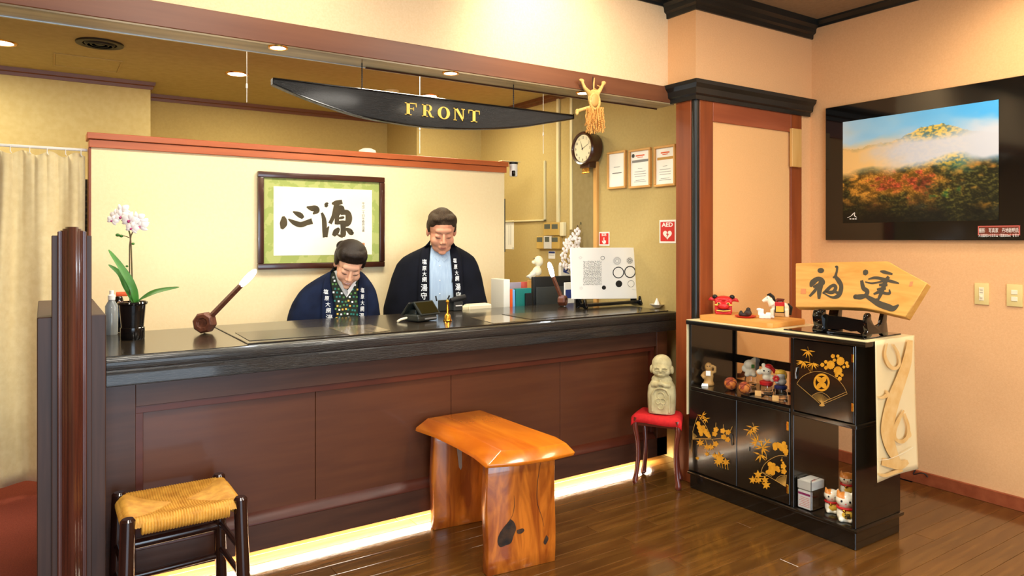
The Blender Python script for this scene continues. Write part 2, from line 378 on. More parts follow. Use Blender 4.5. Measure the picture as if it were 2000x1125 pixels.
struct(moulding('trim_crown_column', [(XC, YB), (XC, YC), (XR, YC)], big, 'black_moulding', [(-1, 0), (-1, -1), (0, -1)]))
zl = 2.118
low = [(0, zl+.1), (0, zl), (.012, zl), (.014, zl+.022), (.03, zl+.03), (.034, zl+.06), (.052, zl+.08), (.056, zl+.1)]
struct(moulding('trim_cornice_column', [(XC, YB+.02), (XC, YC), (XR-.03, YC)], low, 'black_moulding', [(-1, 0), (-1, -1), (0, -1)]))
struct(boxo('wall_column_upper', 'wallpaper_peach', XC, XR, YC, YB+.1, zl+.05, ZC, bevel=0))
# panelled lower part of the column
xb = ox(1320, 500, XC)
col_ = struct(boxo('wall_column_lower', 'red_brown', XC+.03, XR, YC+.02, xb.y-.002, 0, zl+.06, bevel=0))
B().box(XC, XC+.03, YC+.035, xb.y, 0, zl+.02).build('side_board', 'red_brown', col_, .002)
B().cyl((XC+.022, YC+.022, 0), .021, zl+.02, 20).build('corner_pole', 'black_moulding', col_)
def fy(px): return oy(px, 500, YC).x
B().box(fy(1367), fy(1393), YC, YC+.03, 0, zl+.02).build('front_board', 'red_brown', col_, .002)
B().box(fy(1545), fy(1566), YC, YC+.03, 0, zl+.02).build('front_board', 'red_brown', col_, .002)
B().box(fy(1393), fy(1545), YC, YC+.03, 2.01, zl+.02).build('head_board', 'red_brown_h', col_, .002)
B().box(fy(1393), fy(1545), YC+.012, YC+.03, .06, 2.01).build('paper_panel', 'paper_panel', col_, 0)
B().box(fy(1393), fy(1545), YC, YC+.03, 0, .06).build('foot_board', 'red_brown_h', col_, .002)
B().box(fy(1566)+.001, XR, YC+.008, YC+.019, 0, zl+.02).build('side_filler', 'wallpaper_peach', col_, 0)
# office walls
XO = 3.24
struct(boxo('wall_office_right', 'office_wall', XO, XO+.1, YB, 5.5, 0, 2.2, bevel=0))
struct(boxo('wall_office_right_upper', 'office_wall', XO, XO+.1, YB+.1, 5.5, 2.2, ZO, bevel=0))
struct(boxo('wall_office_corner', 'office_wall', 2.61, XO, 5.37, 6.1, 0, ZO, bevel=0))
struct(boxo('wall_office_far', 'office_wall', .633, 2.61, 5.98, 6.1, 0, ZO, bevel=0))
struct(boxo('wall_office_left', 'office_wall_pale', -3.1, .633, 5.55, 6.1, 0, ZO, bevel=0))
mp_ = [(0, ZO), (0, ZO-.05), (.012, ZO-.05), (.016, ZO-.03), (.026, ZO-.024), (.03, ZO)]
struct(moulding('trim_office_left', [(-3.1, 5.55), (.633, 5.55), (.633, 5.98)], mp_, 'beam_brown', [(0, -1), (1, -1), (1, 0)]))
struct(moulding('trim_office_far', [(.633, 5.98), (2.61, 5.98)], mp_, 'beam_brown', [(0, -1), (0, -1)]))
struct(moulding('trim_office_right', [(XO, YB+.12), (XO, 5.37)], mp_, 'beam_brown', [(-1, 0), (-1, 0)]))
struct(moulding('trim_office_corner', [(2.61, 5.98), (2.61, 5.37), (XO, 5.37)], mp_, 'office_wall', [(-.2, 0), (-.2, -.2), (0, -.2)]))
# baseboard seen behind the red stool
struct(boxo('baseboard_office', 'red_brown_h', XO-.015, XO, YB+.02, 3.0, 0, .07))
# darker pier carrying the clock and its timber strip
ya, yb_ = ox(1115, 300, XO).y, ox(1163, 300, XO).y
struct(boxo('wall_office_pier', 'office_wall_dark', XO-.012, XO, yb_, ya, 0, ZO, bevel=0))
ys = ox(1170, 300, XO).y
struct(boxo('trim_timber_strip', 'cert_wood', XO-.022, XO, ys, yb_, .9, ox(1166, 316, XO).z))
# partition behind the counter
YP = 4.41
p0, p1 = oy(178, 300, YP).x, oy(985, 300, YP).x
ztop = oy(178, 258, YP-.03).z
pa = struct(boxo('wall_partition', 'partition_paper', p0, p1, YP, YP+.1, 0, ztop-.03, bevel=0))
B().box(p0-.02, p1+.02, YP-.03, YP+.13, ztop-.034, ztop).build('cap_board', 'cap_wood', pa, .002)
B().box(p0-.01, p1+.01, YP-.018, YP+.118, ztop-.078, ztop-.036).build('cap_board', 'cap_wood', pa, .002)
B().box(p0-.012, p0, YP-.004, YP+.104, 0, ztop-.078).build('edge_trim', 'red_brown', pa, .002)
# ================================================================== COUNTER
YF, YS, YK, ZS = 3.03, 2.97, 3.74, .915
XL, XE = .193, oy(1303, 700, YF).x
ct = thing('reception_counter', 'long black topped reception counter with brown panelled front', 'counter', (1.6, 3.3, 0))
XS = 3.168
# slab with a rounded nose and rounded right-hand corner
prof = [(YS, .807), (YS, .862), (YS+.003, .864), (YS+.003, .868), (YS, .87), (YS, .898), (YS+.006, .910), (YS+.02, .915), (YK, .915), (YK, .85), (YF+.05, .85), (YF+.05, .807)]
B().loft([[Vector((x, y_+dy, z)) for y_, z in prof] for x, dy in ((XL, 0), (XS-.02, 0))]).build('slab', ['slab_black'], ct, .0015, smooth=30)
B().loft([[Vector((x, min(max(y_, YS+dy), YK), z)) for y_, z in prof] for x, dy in ((XS-.02, 0), (XS-.008, .003), (XS-.001, .012), (XS, .03))]).build('slab_end', 'slab_black', ct, .001)
B().box(XL, .70, YS+.022, YK, .915, .9172).build('top_veneer', 'slab_top', ct, .001)
B().box(.703, XS-.03, YS+.05, YK-.004, .915, .9215).build('top_overlay', 'slab_top', ct, .002)
xs = [oy(280, 800, YF).x] + [oy(p, 800, YF+.03).x for p in (616, 881, 1094)] + [oy(1273, 800, YF).x]
zt, zb = .6845, .204
for i in range(4):
    B().box(xs[i]+.001, xs[i+1]-.001, YF+.03, YF+.05, zb, zt).build('front_panel', 'counter_wood', ct, .0015)
xl = oy(265, 800, YF).x
B().box(XL, xl, YF, YF+.06, .054, .807).build('stile', 'counter_frame', ct, .0015)
B().box(oy(1283, 800, YF).x, XE, YF, YF+.06, .054, .807).build('stile', 'counter_wood', ct, .0015)
B().box(xl, oy(1283, 800, YF).x, YF, YF+.06, .712, .807).build('top_rail', 'counter_frame', ct, .0015)
b = B().box(xl, xs[4]+.03, YF+.008, YF+.05, zt, .712).box(xl, xs[0], YF+.008, YF+.05, zb, zt).box(xs[4], xs[4]+.025, YF+.008, YF+.05, zb, zt)
b.build('inner_lip', 'counter_lip', ct, .001)
# sloping foot ledge and base rail
b = B(); b.prism([(xl, YF+.05, zb+.004), (xl, YF+.03, zb+.004), (xl, YF-.002, .172), (xl, YF-.002, .164), (xl, YF+.05, .164)], (xs[4]+.03-xl, 0, 0)); b.build('foot_ledge', 'counter_lip', ct, .001)
B().box(xl, XE, YF, YF+.06, .054, .164).build('base_rail', 'counter_frame', ct, .0015)
B().box(XL, XE, YF+.17, YF+.19, 0, .09).build('kick_board', 'cream', ct, 0)
B().box(XL, XE, YF+.06, YF+.19, .085, .1).build('base_soffit', 'cream', ct, 0)
B().box(XL, XE, YF+.19, YK-.05, 0, .85).build('carcass', 'counter_frame', ct, 0)
B().box(XE-.015, XE, YF+.06, YK-.05, .1, .85).build('end_panel', 'counter_wood', ct, .001)
ls = tag(B().box(XL+.05, XE-.03, YF+.14, YF+.165, .058, .082).build('light_strip', 'glow_led'), 'glowing warm light strip hidden under the base of the reception counter', 'light')
light('AREA', 'strip_light', ((XL+XE)/2, YF+.065, .080), 120, (1, .88, .68), XE-XL-.1, .06, rot=(radians(-34), 0, 0))
# end wall of the counter with the fluted post
pw = thing('end_post', 'tall fluted dark wooden post rising from stepped boards at the counter end', 'post', (.1, 3.1, 0))
YE = 2.84
bx0, bx1 = oy(72, 800, YE).x, oy(207, 800, YE).x
zbx = oy(86, 620, YE).z
B().box(bx0, bx1, YE, 3.62, 0, zbx).build('side_casing', 'post_dark', pw, .003)
ix0, ix1 = oy(101, 800, YE-.02).x, oy(179, 800, YE-.02).x
zi = oy(140, 460, YE-.02).z
B().box(ix0, ix1, YE-.02, YE+.08, 0, zi).build('back_board', 'post_dark', pw, .002)
fx0, fx1 = oy(114, 800, YE-.04).x, oy(168, 800, YE-.04).x
fc = (fx0+fx1)/2; hw = (fx1-fx0)/2
b = B()
def lobes(hw, dep, z1, n=15):
    ring = [Vector((fc+hw*cos(pi+pi*k/(n-1)), YE-.02+dep*sin(pi+pi*k/(n-1)), 0)) for k in range(n)]
    b.prism(ring, (0, 0, z1))
zf = oy(145, 443, YE-.09).z
b.prism([(fc-hw, YE-.02, 0), (fc-hw, YE-.034, 0), (fc+hw, YE-.034, 0), (fc+hw, YE-.02, 0)], (0, 0, zi+.014))
lobes(hw*.86, .034, zf-.012); lobes(hw*.70, .046, zf-.006); lobes(hw*.50, .06, zf)
for sx in (-1, 1):
    b.cyl((fc+sx*hw*.93, YE-.03, 0), .0055, zf-.016, 10)
b.build('fluted_shaft', 'post_wood', pw, .0)
# ================================================================== CEILING AND BEAM THINGS
def downlight(px, py, z, r, label, lit=True):
    c = oz(px, py, z)
    t = thing('recessed_downlight', label, 'ceiling light', (c.x, c.y, z-.004), 'recessed downlights')
    B().lathe((c.x, c.y, z-.006), [(r*.8, .0055), (r*.8, .001), (r, 0), (r*1.06, .0055)], 28).build('trim_ring', 'brass', t)
    B().lathe((c.x, c.y, z-.004), [(.001, 0), (r*.8, 0), (r*.8, .003), (.001, .003)], 24).build('lamp_disc', 'glow_down', t)
downlight(543, 92, 2.116, .037, 'round downlight in the beam above the left end of the hanging sign')
downlight(880, 142, 2.116, .037, 'round downlight in the beam above the middle of the hanging sign')
downlight(1139, 181, 2.116, .037, 'round downlight in the beam behind the straw ornament')
downlight(463, 144, ZO, .072, 'round downlight in the office ceiling beside the pull cord')
downlight(838, 187, ZO, .072, 'round downlight in the office ceiling half hidden behind the hanging sign')
downlight(3, 83, ZO, .072, 'round downlight in the office ceiling cut by the picture edge')
c = oz(195, 84, ZO)
t = thing('air_diffuser', 'round dark air diffuser in the office ceiling', 'air vent', (c.x, c.y, ZO-.02))
B().lathe((c.x, c.y, ZO-.014), [(.118, .014), (.118, .004), (.10, 0), (.085, .006), (.085, .014)], 36).build('rim', 'vent_dark', t)
for k, r in enumerate((.078, .056, .034)):
    B().lathe((c.x, c.y, ZO-.018+k*.003), [(r, .012), (r-.01, .002), (r-.016, .002), (r-.006, .012)], 32).build('louvre_ring', 'black_soft', t)
B().lathe((c.x, c.y, ZO-.012), [(.001, .004), (.02, .004), (.02, 0), (.001, 0)], 20).build('centre_cap', 'black_soft', t)
q = [oz(px, py, ZO-.001) for px, py in ((105, 103), (240, 120), (236, 142), (108, 129))]
x0, x1 = q[0].x, q[1].x; y0, y1 = q[0].y, q[2].y
t = thing('ceiling_hatch', 'pale rectangular access hatch in the office ceiling', 'hatch', ((x0+x1)/2, (y0+y1)/2, ZO-.006))
B().box(x0+.01, x1-.01, y0+.01, y1-.01, ZO-.003, ZO-.0005).build('hatch_panel', 'office_ceiling', t, .001)
b = B(); e = .009
b.box(x0, x1, y0, y0+e, ZO-.006, ZO).box(x0, x1, y1-e, y1, ZO-.006, ZO).box(x0, x0+e, y0+e, y1-e, ZO-.006, ZO).box(x1-e, x1, y0+e, y1-e, ZO-.006, ZO)
b.build('hatch_frame', 'office_wall', t, .001)
c = oz(765, 177, ZO)
tag(B().lathe((c.x, c.y, ZO-.04), [(.001, 0), (.03, .004), (.045, .02), (.055, .034), (.055, .04), (.001, .04)], 24).build('smoke_detector', 'beige_box'), 'small cream smoke detector on the office ceiling just above the hanging sign', 'smoke detector')
# small white thing resting on top of the partition
c = oy(713, 291, YP+.1)
tag(B().lathe((c.x, YP+.06, ztop), [(.001, .0), (.06, .0), (.055, .022), (.03, .034), (.001, .036)], 20).build('white_dome', 'off_white'), 'low white dome resting on the partition cap', 'cap')
# pull cords
for px, pt, pb, Yc, lab in ((482, 95, 200, 3.05, 'white pull cord hanging at the left of the hanging sign'), (820, 160, 300, 3.5, 'thin pull cord hanging behind the middle of the sign'), (1061, 183, 300, 3.35, 'thin pull cord hanging by the tip of the sign')):
    a, z1 = oy(px, pt, Yc), 0
    top = Vector((a.x, Yc, ZO)); bot = oy(px, pb, Yc)
    t = thing('pull_cord', lab, 'cord', (a.x, Yc, bot.z))
    B().tube([top, bot], .0016, 6).build('cord', 'off_white', t)
    mid = oy(px, (pt+pb)/2+20, Yc)
    B().lathe(mid-Vector((0, 0, .012)), [(.001, 0), (.004, .003), (.003, .02), (.001, .024)], 10).build('toggle', 'white', t)
# hanging FRONT sign
YG = 2.90
t = thing('hanging_sign', 'long black crescent wooden sign lettered FRONT on chains', 'sign', oy(830, 250, YG))
top = [oy(533, 153, YG), oy(1120, 223, YG)]; zt_ = (top[0].z+top[1].z)/2
bot = cr([(533, 165), (600, 193), (690, 224), (770, 240), (850, 250), (940, 252.5), (1020, 248), (1075, 240), (1120, 233)], 5)
pf = [Vector((top[0].x, YG, zt_))] + [oy(x, y, YG) for x, y in bot] + [Vector((top[1].x, YG, zt_))]
n = len(pf); bb = B()
ins = []
for i, p in enumerate(pf): ins.append(p)
bb.prism(pf, (0, .034, 0))
mat('sign_black', (26, 26, 24), .42, (36, 35, 32), 10, (1, 6, 10), bump=.8, bscale=40, bstretch=(2, 10, 20), coat=.15)
bb.build('board', 'sign_black', t, .002)
b = B()
for i in range(len(pf)-1):
    if i == 0: continue
    b.tube([pf[i]-Vector((0, .002, -.003)), pf[i+1]-Vector((0, .002, -.003))], .0035, 6)
b.tube([Vector((top[0].x, YG-.002, zt_-.003)), Vector((top[1].x, YG-.002, zt_-.003))], .0035, 6)
b.build('edge_bead', 'black_gloss', t)
boxs = {'F': (791, 815, 199.5, 226), 'R': (824, 847.5, 203, 229.5), 'O': (855, 879, 207.5, 233.5), 'N': (886, 908, 210.5, 237), 'T': (915, 937, 214, 239.5)}
for ch, (xa, xb2, ya_, yb2) in boxs.items():
    A = oy(xa, ya_, YG-.004); D = oy(xb2, yb2, YG-.004)
    fn = lambda u, v, A=A, D=D: Vector((A.x+(D.x-A.x)*u, YG-.004, D.z+.0+(A.z-D.z)*v + (.0)))
    b = B(); th = .006
    def P(pts): b.prism([fn(u, v) for u, v in pts], (0, th, 0))
    R_ = lambda x0, x1, y0, y1: P([(x0, y0), (x1, y0), (x1, y1), (x0, y1)])
    s_ = .22
    if ch == 'F':
        R_(.14, .14+s_+.04, 0, 1); R_(0, .54, 0, .06); R_(0, .95, .93, 1); P([(.86, .96), (.95, .96), (.95, .68), (.9, .68)]); R_(.36, .7, .49, .55); R_(.66, .72, .38, .66)
    if ch == 'R':
        R_(.12, .36, 0, 1); R_(0, .5, 0, .06); R_(0, .6, .93, 1); R_(.36, .58, .47, .53)
        q2 = [(.55+.3*sin(a), .73+.27*cos(a)) for a in [pi*k/10 for k in range(11)]]; q3 = [(.55+.1*sin(a), .73+.2*cos(a)) for a in [pi*k/10 for k in range(11)]]
        for k in range(10): P([q2[k], q2[k+1], q3[k+1], q3[k]])
        P([(.45, .5), (.66, .5), (.86, .06), (1, .06), (1, 0), (.74, 0), (.66, .08)])
    if ch == 'O':
        for k in range(24):
            a0, a1 = 2*pi*k/24, 2*pi*(k+1)/24
            P([(.5+.5*sin(a0), .5+.52*cos(a0)), (.5+.5*sin(a1), .5+.52*cos(a1)), (.5+.24*sin(a1), .5+.46*cos(a1)), (.5+.24*sin(a0), .5+.46*cos(a0))])
    if ch == 'N':
        R_(.1, .17, 0, 1); R_(0, .28, 0, .06); R_(0, .3, .94, 1); R_(.82, .89, 0, 1); R_(.7, 1, .94, 1); P([(.1, 1), (.36, 1), (.89, .16), (.89, 0), (.8, 0), (.14, .94)])
    if ch == 'T':
        R_(.38, .62, 0, 1); R_(.22, .78, 0, .06); R_(0, 1, .93, 1); P([(0, .96), (.08, .96), (.04, .68), (0, .68)]); P([(.92, .96), (1, .96), (1, .68), (.96, .68)])
    b.build('letter', 'gold_letter', t, 0, smooth=0)
for px in (707, 1003):
    x = oy(px, 180, YG+.016).x; b = B(); z = zt_; k = 0
    while z < 2.116:
        b.lathe((x, YG+.016, z), [(.0005, -.001), (.003, .002), (.003, .008), (.0005, .011)], 6); z += .0095; k += 1
    b.build('chain', 'black_soft', t)['kind'] = 'stuff'
# straw ornament hanging from the beam
YO = 2.825
c = oy(1157, 212, YO)
t = thing('straw_ornament', 'woven straw turtle shaped charm with a fringe of rice ears hanging from the beam', 'ornament', c)
S = lambda px, py, dy=0: oy(px, py, YO+dy)
organic('shell', [('e', S(1160, 193), (.040, .016, .050)), ('t', [S(1158, 190), S(1142, 172), S(1137, 160)], [.018, .010, .008]), ('t', [S(1160, 190), S(1172, 176), S(1178, 164)], [.018, .010, .008]), ('t', [S(1152, 212), S(1140, 213), S(1130, 216)], [.015, .009, .009]), ('e', S(1136, 157), (.017, .009, .009)), ('e', S(1179, 162), (.015, .009, .011)), ('e', S(1127, 219), (.010, .009, .018))], 'straw', t, voxel=.004, smooth=2)
b = B(); cc = S(1162, 198, -.016)
for k in range(30):
    a = 2*pi*k/30; b.ell(cc+Vector((.031*cos(a), 0, .039*sin(a))), (.008, .006, .0065), None, 8, 6)
b.build('braided_rim', 'straw', t)
B().ell(S(1161, 195, -.014), (.028, .010, .035)).build('shell_centre', 'pale_wood', t)
rr = random.Random(5); b = B()
for k in range(110):
    px = 1146+33*rr.random(); dy = -.012+(rr.random()-.5)*.03; py = 215; ln = 22+22*rr.random()
    p = [S(px, 211, dy), S(px+rr.uniform(-3, 3), 211+ln*.5, dy*1.4), S(px+rr.uniform(-5, 5), 211+ln+6*abs(sin(px)), dy*1.6)]
    q = cr([tuple(v) for v in p], 7)
    for j, v in enumerate(q):
        b.ell(Vector(v)+Vector((rr.uniform(-.002, .002), 0, 0)), (.0026, .0026, .0042), None, 5, 4)
o = b.build('rice_fringe', 'rice', t); o['kind'] = 'stuff'
B().tube([S(1158, 150, .02), S(1158, 178)], .0018, 6).build('hook', 'black_soft', t)
B().tube([Vector(v) for v in cr([tuple(S(1160, 182)), tuple(S(1159, 165)), tuple(S(1161, 152)), ], 4)] + [Vector(v) for v in cr([tuple(S(1160, 172)), tuple(S(1167, 176)), tuple(S(1172, 170)), tuple(S(1167, 167))], 4)], .003, 6).build('twist', 'pale_wood', t)
# ================================================================== CURTAIN AND LOUVRE
YCU = 4.47
t = thing('curtain', 'cream pinch pleated curtain hanging from a white rail', 'curtain', oy(80, 940, YCU))
xa, xb2 = oy(-60, 300, YCU).x, oy(166, 300, YCU).x
ztc, zbc = oy(60, 298, YCU).z, oy(60, 940, YCU).z
nx, nz = 170, 26; vs_ = []
for j in range(nz+1):
    v = j/nz; z = ztc+(zbc-ztc)*v
    for i in range(nx+1):
        u = i/nx; x = xa+(xb2-xa)*u
        pin = math.exp(-v*9)
        a = .030*sin(u*2*pi*2.6+2.2*u*u+.5*sin(v*3))*(.4+.6*min(1, v*3)) + .011*sin(u*2*pi*5.3+v*2.6+1) *(.5+.5*sin(u*7)) + pin*.014*abs(sin(u*2*pi*5))**6 + .004*sin(u*31+v*9)
        zz = z + (.02*sin(u*2*pi*4.2+2.4) if j == 0 else 0)*.6
        vs_.append((x+.01*sin(v*5+u*9)*v, YCU+a, zz))
b = B(); b.add(vs_, [(j*(nx+1)+i, j*(nx+1)+i+1, (j+1)*(nx+1)+i+1, (j+1)*(nx+1)+i) for j in range(nz) for i in range(nx)])
o = b.build('drape', 'curtain', t, smooth=80); md = o.modifiers.new('thick', 'SOLIDIFY'); md.thickness = .003
zr = oy(80, 288, YCU).z
rl = tag(B().tube([(xa-.1, YCU, zr), (p0-.015, YCU, zr)], .008, 12).build('curtain_rail', 'white'), 'white curtain rail reaching the partition edge', 'rail')
for px in (20, 58, 92, 128, 158):
    a = oy(px, 290, YCU); B().tube([(a.x, YCU-.012, zr-.002), (a.x, YCU-.012, zr-.03), (a.x+.006, YCU-.008, zr-.036)], .0022, 6).build('hook', 'white', t)
t = thing('louvred_panel', 'dark louvred panel in the gap between curtain and partition', 'panel', oy(170, 600, 4.6))
x0, x1 = oy(150, 400, 4.62).x, oy(182, 400, 4.62).x; z1 = oy(170, 350, 4.62).z
B().box(x0, x1, 4.63, 4.65, 0, z1).build('back_board', 'black_soft', t, 0)
z = .4
while z < z1-.03:
    B().box(x0+.002, x1-.002, 4.61, 4.632, z, z+.012).build('slat', 'louvre', t, .001); z += .034
# ================================================================== FRAMED CALLIGRAPHY
YT = YP-.004
cs = [oy(504, 333, YT-.03), oy(752, 347, YT-.03), oy(750, 522, YT-.03), oy(505, 526, YT-.03)]
x0, x1 = cs[0].x, cs[1].x; z1 = (cs[0].z+cs[1].z)/2; z0 = (cs[2].z+cs[3].z)/2
t = thing('framed_calligraphy', 'brown framed brush calligraphy with green mat on the partition', 'picture', ((x0+x1)/2, YT, z0))
f_ = .036
for nm, bx in (('frame_rail', (x0, x1, z1-f_, z1)), ('frame_rail', (x0, x1, z0, z0+f_)), ('frame_stile', (x0, x0+f_, z0+f_, z1-f_)), ('frame_stile', (x1-f_, x1, z0+f_, z1-f_))):
    B().box(bx[0], bx[1], YT-.03, YT, bx[2], bx[3]).build(nm, 'frame_brown', t, .006, seg=2)
B().box(x0+f_-.004, x1-f_+.004, YT-.012, YT-.002, z0+f_-.004, z1-f_+.004).build('green_mat', 'mat_green', t, 0)
YQ = YT-.0135
pa0, pa1 = oy(534.5, 363.5, YQ), oy(726.5, 497, YQ)
B().box(pa0.x, pa1.x, YQ, YQ+.0015, pa1.z, pa0.z).build('paper', 'paper_cream', t, 0)
SCL = 260/1462
stroke_ = stroke
def stroke(b, pts, fn, k=6): stroke_(b, [(x, y, w_*1.22+5) for x, y, w_ in pts], fn, k)
fn = lambda x, y: oy(500+x*SCL, 330+y*SCL, YQ-.0006)
b = B()
stroke(b, [(298, 520, 18), (305, 560, 52), (300, 610, 62), (282, 660, 20)], fn)
stroke(b, [(355, 550, 8), (420, 590, 40), (490, 612, 46), (560, 590, 44), (618, 572, 50)], fn)
stroke(b, [(405, 468, 6), (450, 490, 36), (490, 512, 44), (518, 540, 24)], fn)
stroke(b, [(556, 418, 8), (610, 432, 44), (655, 435, 50), (665, 462, 46), (625, 495, 8)], fn)
stroke(b, [(752, 385, 10), (770, 392, 44), (778, 400, 34), (792, 400, 6)], fn)
stroke(b, [(722, 480, 16), (745, 545, 34), (752, 620, 40), (752, 690, 36), (762, 750, 44)], fn)
stroke(b, [(762, 748, 34), (775, 690, 30), (800, 630, 8)], fn)
stroke(b, [(832, 380, 10), (880, 375, 44), (948, 360, 34)], fn)
stroke(b, [(890, 375, 44), (870, 440, 36), (850, 520, 32), (812, 600, 30)], fn)
stroke(b, [(905, 410, 20), (935, 440, 60), (895, 500, 36), (888, 560, 36), (882, 610, 26)], fn)
stroke(b, [(930, 480, 40), (1000, 480, 46), (1020, 540, 56), (1000, 600, 50), (930, 600, 36)], fn)
stroke(b, [(912, 542, 14), (945, 535, 22), (970, 530, 12)], fn)
stroke(b, [(900, 590, 30), (960, 585, 30), (1000, 590, 20)], fn)
stroke(b, [(955, 600, 46), (958, 660, 44), (958, 720, 46), (960, 748, 20)], fn)
stroke(b, [(955, 740, 24), (925, 735, 20), (890, 720, 6)], fn)
stroke(b, [(915, 650, 20), (880, 690, 50), (850, 735, 26)], fn)
stroke(b, [(985, 655, 16), (1020, 675, 40), (1050, 700, 44), (1070, 690, 10)], fn)
b.build('brush_writing', 'ink', t, smooth=0)
stroke = stroke_
A = fn(1178, 385); D = fn(1178, 725)
text_mesh('平\n成\n二\n十\n四\n年\n春\n原\n塩\n書', lambda u, v: Vector((A.x+u*.021, YQ-.0006, A.z-.004+v*(A.z-D.z)/10.3)), 'inscription', 'ink', t, 1.0, line=1.0)
b = B(); poly(b, [(1160, 812), (1194, 812), (1194, 845), (1160, 845)], fn); b.build('red_seal', 'red_seal', t, smooth=0)
# ================================================================== OFFICE WALL THINGS (on the right-hand office wall)
XW = XO
def wallrect(name, mt, p, th, t=None, X=None, bev=.001):
    X = XW if X is None else X
    a = ox(p[0], p[1], X-th); c = ox(p[2], p[3], X-th)
    return B().box(X-th, X, min(a.y, c.y), max(a.y, c.y), min(a.z, c.z), max(a.z, c.z)).build(name, mt, t, bev)
for px0, px1, y0, y1, lab, band in ((1185, 1220.5, 296, 369, 'pale wood framed certificate nearest the clock', None), (1227, 1269, 291.5, 367, 'pale wood framed certificate with a grey band and dark crest', 'grey'), (1276, 1317.5, 285, 364, 'pale wood framed certificate with a gold band nearest the column', 'gold_line')):
    a = ox(px0, y0+2, XW-.02); c = ox(px1, y1-2, XW-.02)
    t = thing('framed_certificate', lab, 'certificate', (XW-.01, (a.y+c.y)/2, c.z), 'framed certificates in a row on the office wall')
    ya2, yb3, za, zb2 = min(a.y, c.y), max(a.y, c.y), c.z, a.z; f2 = .014
    B().box(XW-.02, XW, ya2, yb3, za, za+f2).build('frame_rail', 'cert_wood', t, .002)
    B().box(XW-.02, XW, ya2, yb3, zb2-f2, zb2).build('frame_rail', 'cert_wood', t, .002)
    B().box(XW-.02, XW, ya2, ya2+f2, za+f2, zb2-f2).build('frame_stile', 'cert_wood', t, .002)
    B().box(XW-.02, XW, yb3-f2, yb3, za+f2, zb2-f2).build('frame_stile', 'cert_wood', t, .002)
    B().box(XW-.008, XW-.001, ya2+f2, yb3-f2, za+f2, zb2-f2).build('document', 'white_paper', t, 0)
    b = B(); H_ = zb2-za; W_ = yb3-ya2; ym = (ya2+yb3)/2
    def bar(v, wd, hh=.0035): b.box(XW-.0095, XW-.008, ym-wd*W_/2, ym+wd*W_/2, za+v*H_-hh/2, za+v*H_+hh/2)
    for v, wd in ((.42, .5), (.36, .55), (.3, .5), (.2, .4), (.16, .55), (.50, .2)): bar(v, wd, .0022)
    if band is None: b = B(); bar(.58, .34, .003); bar(.42, .5, .006)
    b.build('print_lines', 'grey', t, 0, smooth=0)
    if band:
        b = B(); bar(.69, .74, .016); b.build('printed_band', band, t, 0, smooth=0)
        b = B(); bar(.83, .4, .008); bar(.785, .25, .004); b.build('heading', 'orange', t, 0, smooth=0)
    if band == 'grey':
        B().lathe((XW-.008, yb3-.035, za+.84*H_), [(.001, 0), (.013, 0), (.013, .0015), (.001, .0015)], 12, axis=(-1, 0, 0)).build('crest', 'dark_grey', t)
# AED and SOS plates
def sign_plate(name, label, p, word, icon):
    a = ox(p[0], p[1], XW-.003); c = ox(p[2], p[3], XW-.003)
    t = thing(name, label, 'sign', (XW-.002, (a.y+c.y)/2, c.z))
    ya2, yb3, za, zb2 = c.y, a.y, c.z, a.z
    if ya2 > yb3: ya2, yb3 = yb3, ya2
    W_, H_ = yb3-ya2, zb2-za
    B().box(XW-.003, XW, ya2, yb3, za, zb2).build('plate', 'white', t, 0)
    m_ = .07*W_
    B().box(XW-.0038, XW-.003, ya2+m_, yb3-m_, za+m_*1.2, zb2-m_*1.2).build('red_field', 'red_sign', t, 0)
    X_ = XW-.0046
    fn = lambda u, v: Vector((X_, yb3-u*W_, za+v*H_))     # u to the viewer's right, v up
    text_mesh(word, lambda u, v: fn(.5+u*.33*(1.06 if icon == 'heart' else .8), .71+v*.25), 'lettering', 'white', t, 1, bold=.03)
    b = B()
    if icon == 'heart':
        pts = []
        for k in range(40):
            a_ = 2*pi*k/40; x = 16*sin(a_)**3; y_ = 13*cos(a_)-5*cos(2*a_)-2*cos(3*a_)-cos(4*a_); pts.append((.5+x/16*.27, .37+y_/17*.23))
        poly(b, pts, fn); b.build('heart', 'white', t, 0, smooth=0)
        X_ = XW-.0052; b = B(); poly(b, [(.55, .53), (.42, .36), (.49, .36), (.44, .2), (.6, .4), (.52, .4)], fn); b.build('bolt', 'red_sign', t, 0, smooth=0)
    else:
        poly(b, [(.46, .6), (.54, .6), (.54, .4), (.7, .36), (.68, .2), (.6, .14), (.42, .14), (.3, .34), (.36, .36), (.46, .26)], fn); b.build('hand_icon', 'white', t, 0, smooth=0)
    return t
sign_plate('aed_sign', 'red and white AED sign with a heart beside the column', (1288, 430, 1320, 475), 'AED', 'heart')
sign_plate('sos_sign', 'small red and white SOS sign with a pointing hand', (1170, 453, 1190, 480), 'SOS', 'hand')
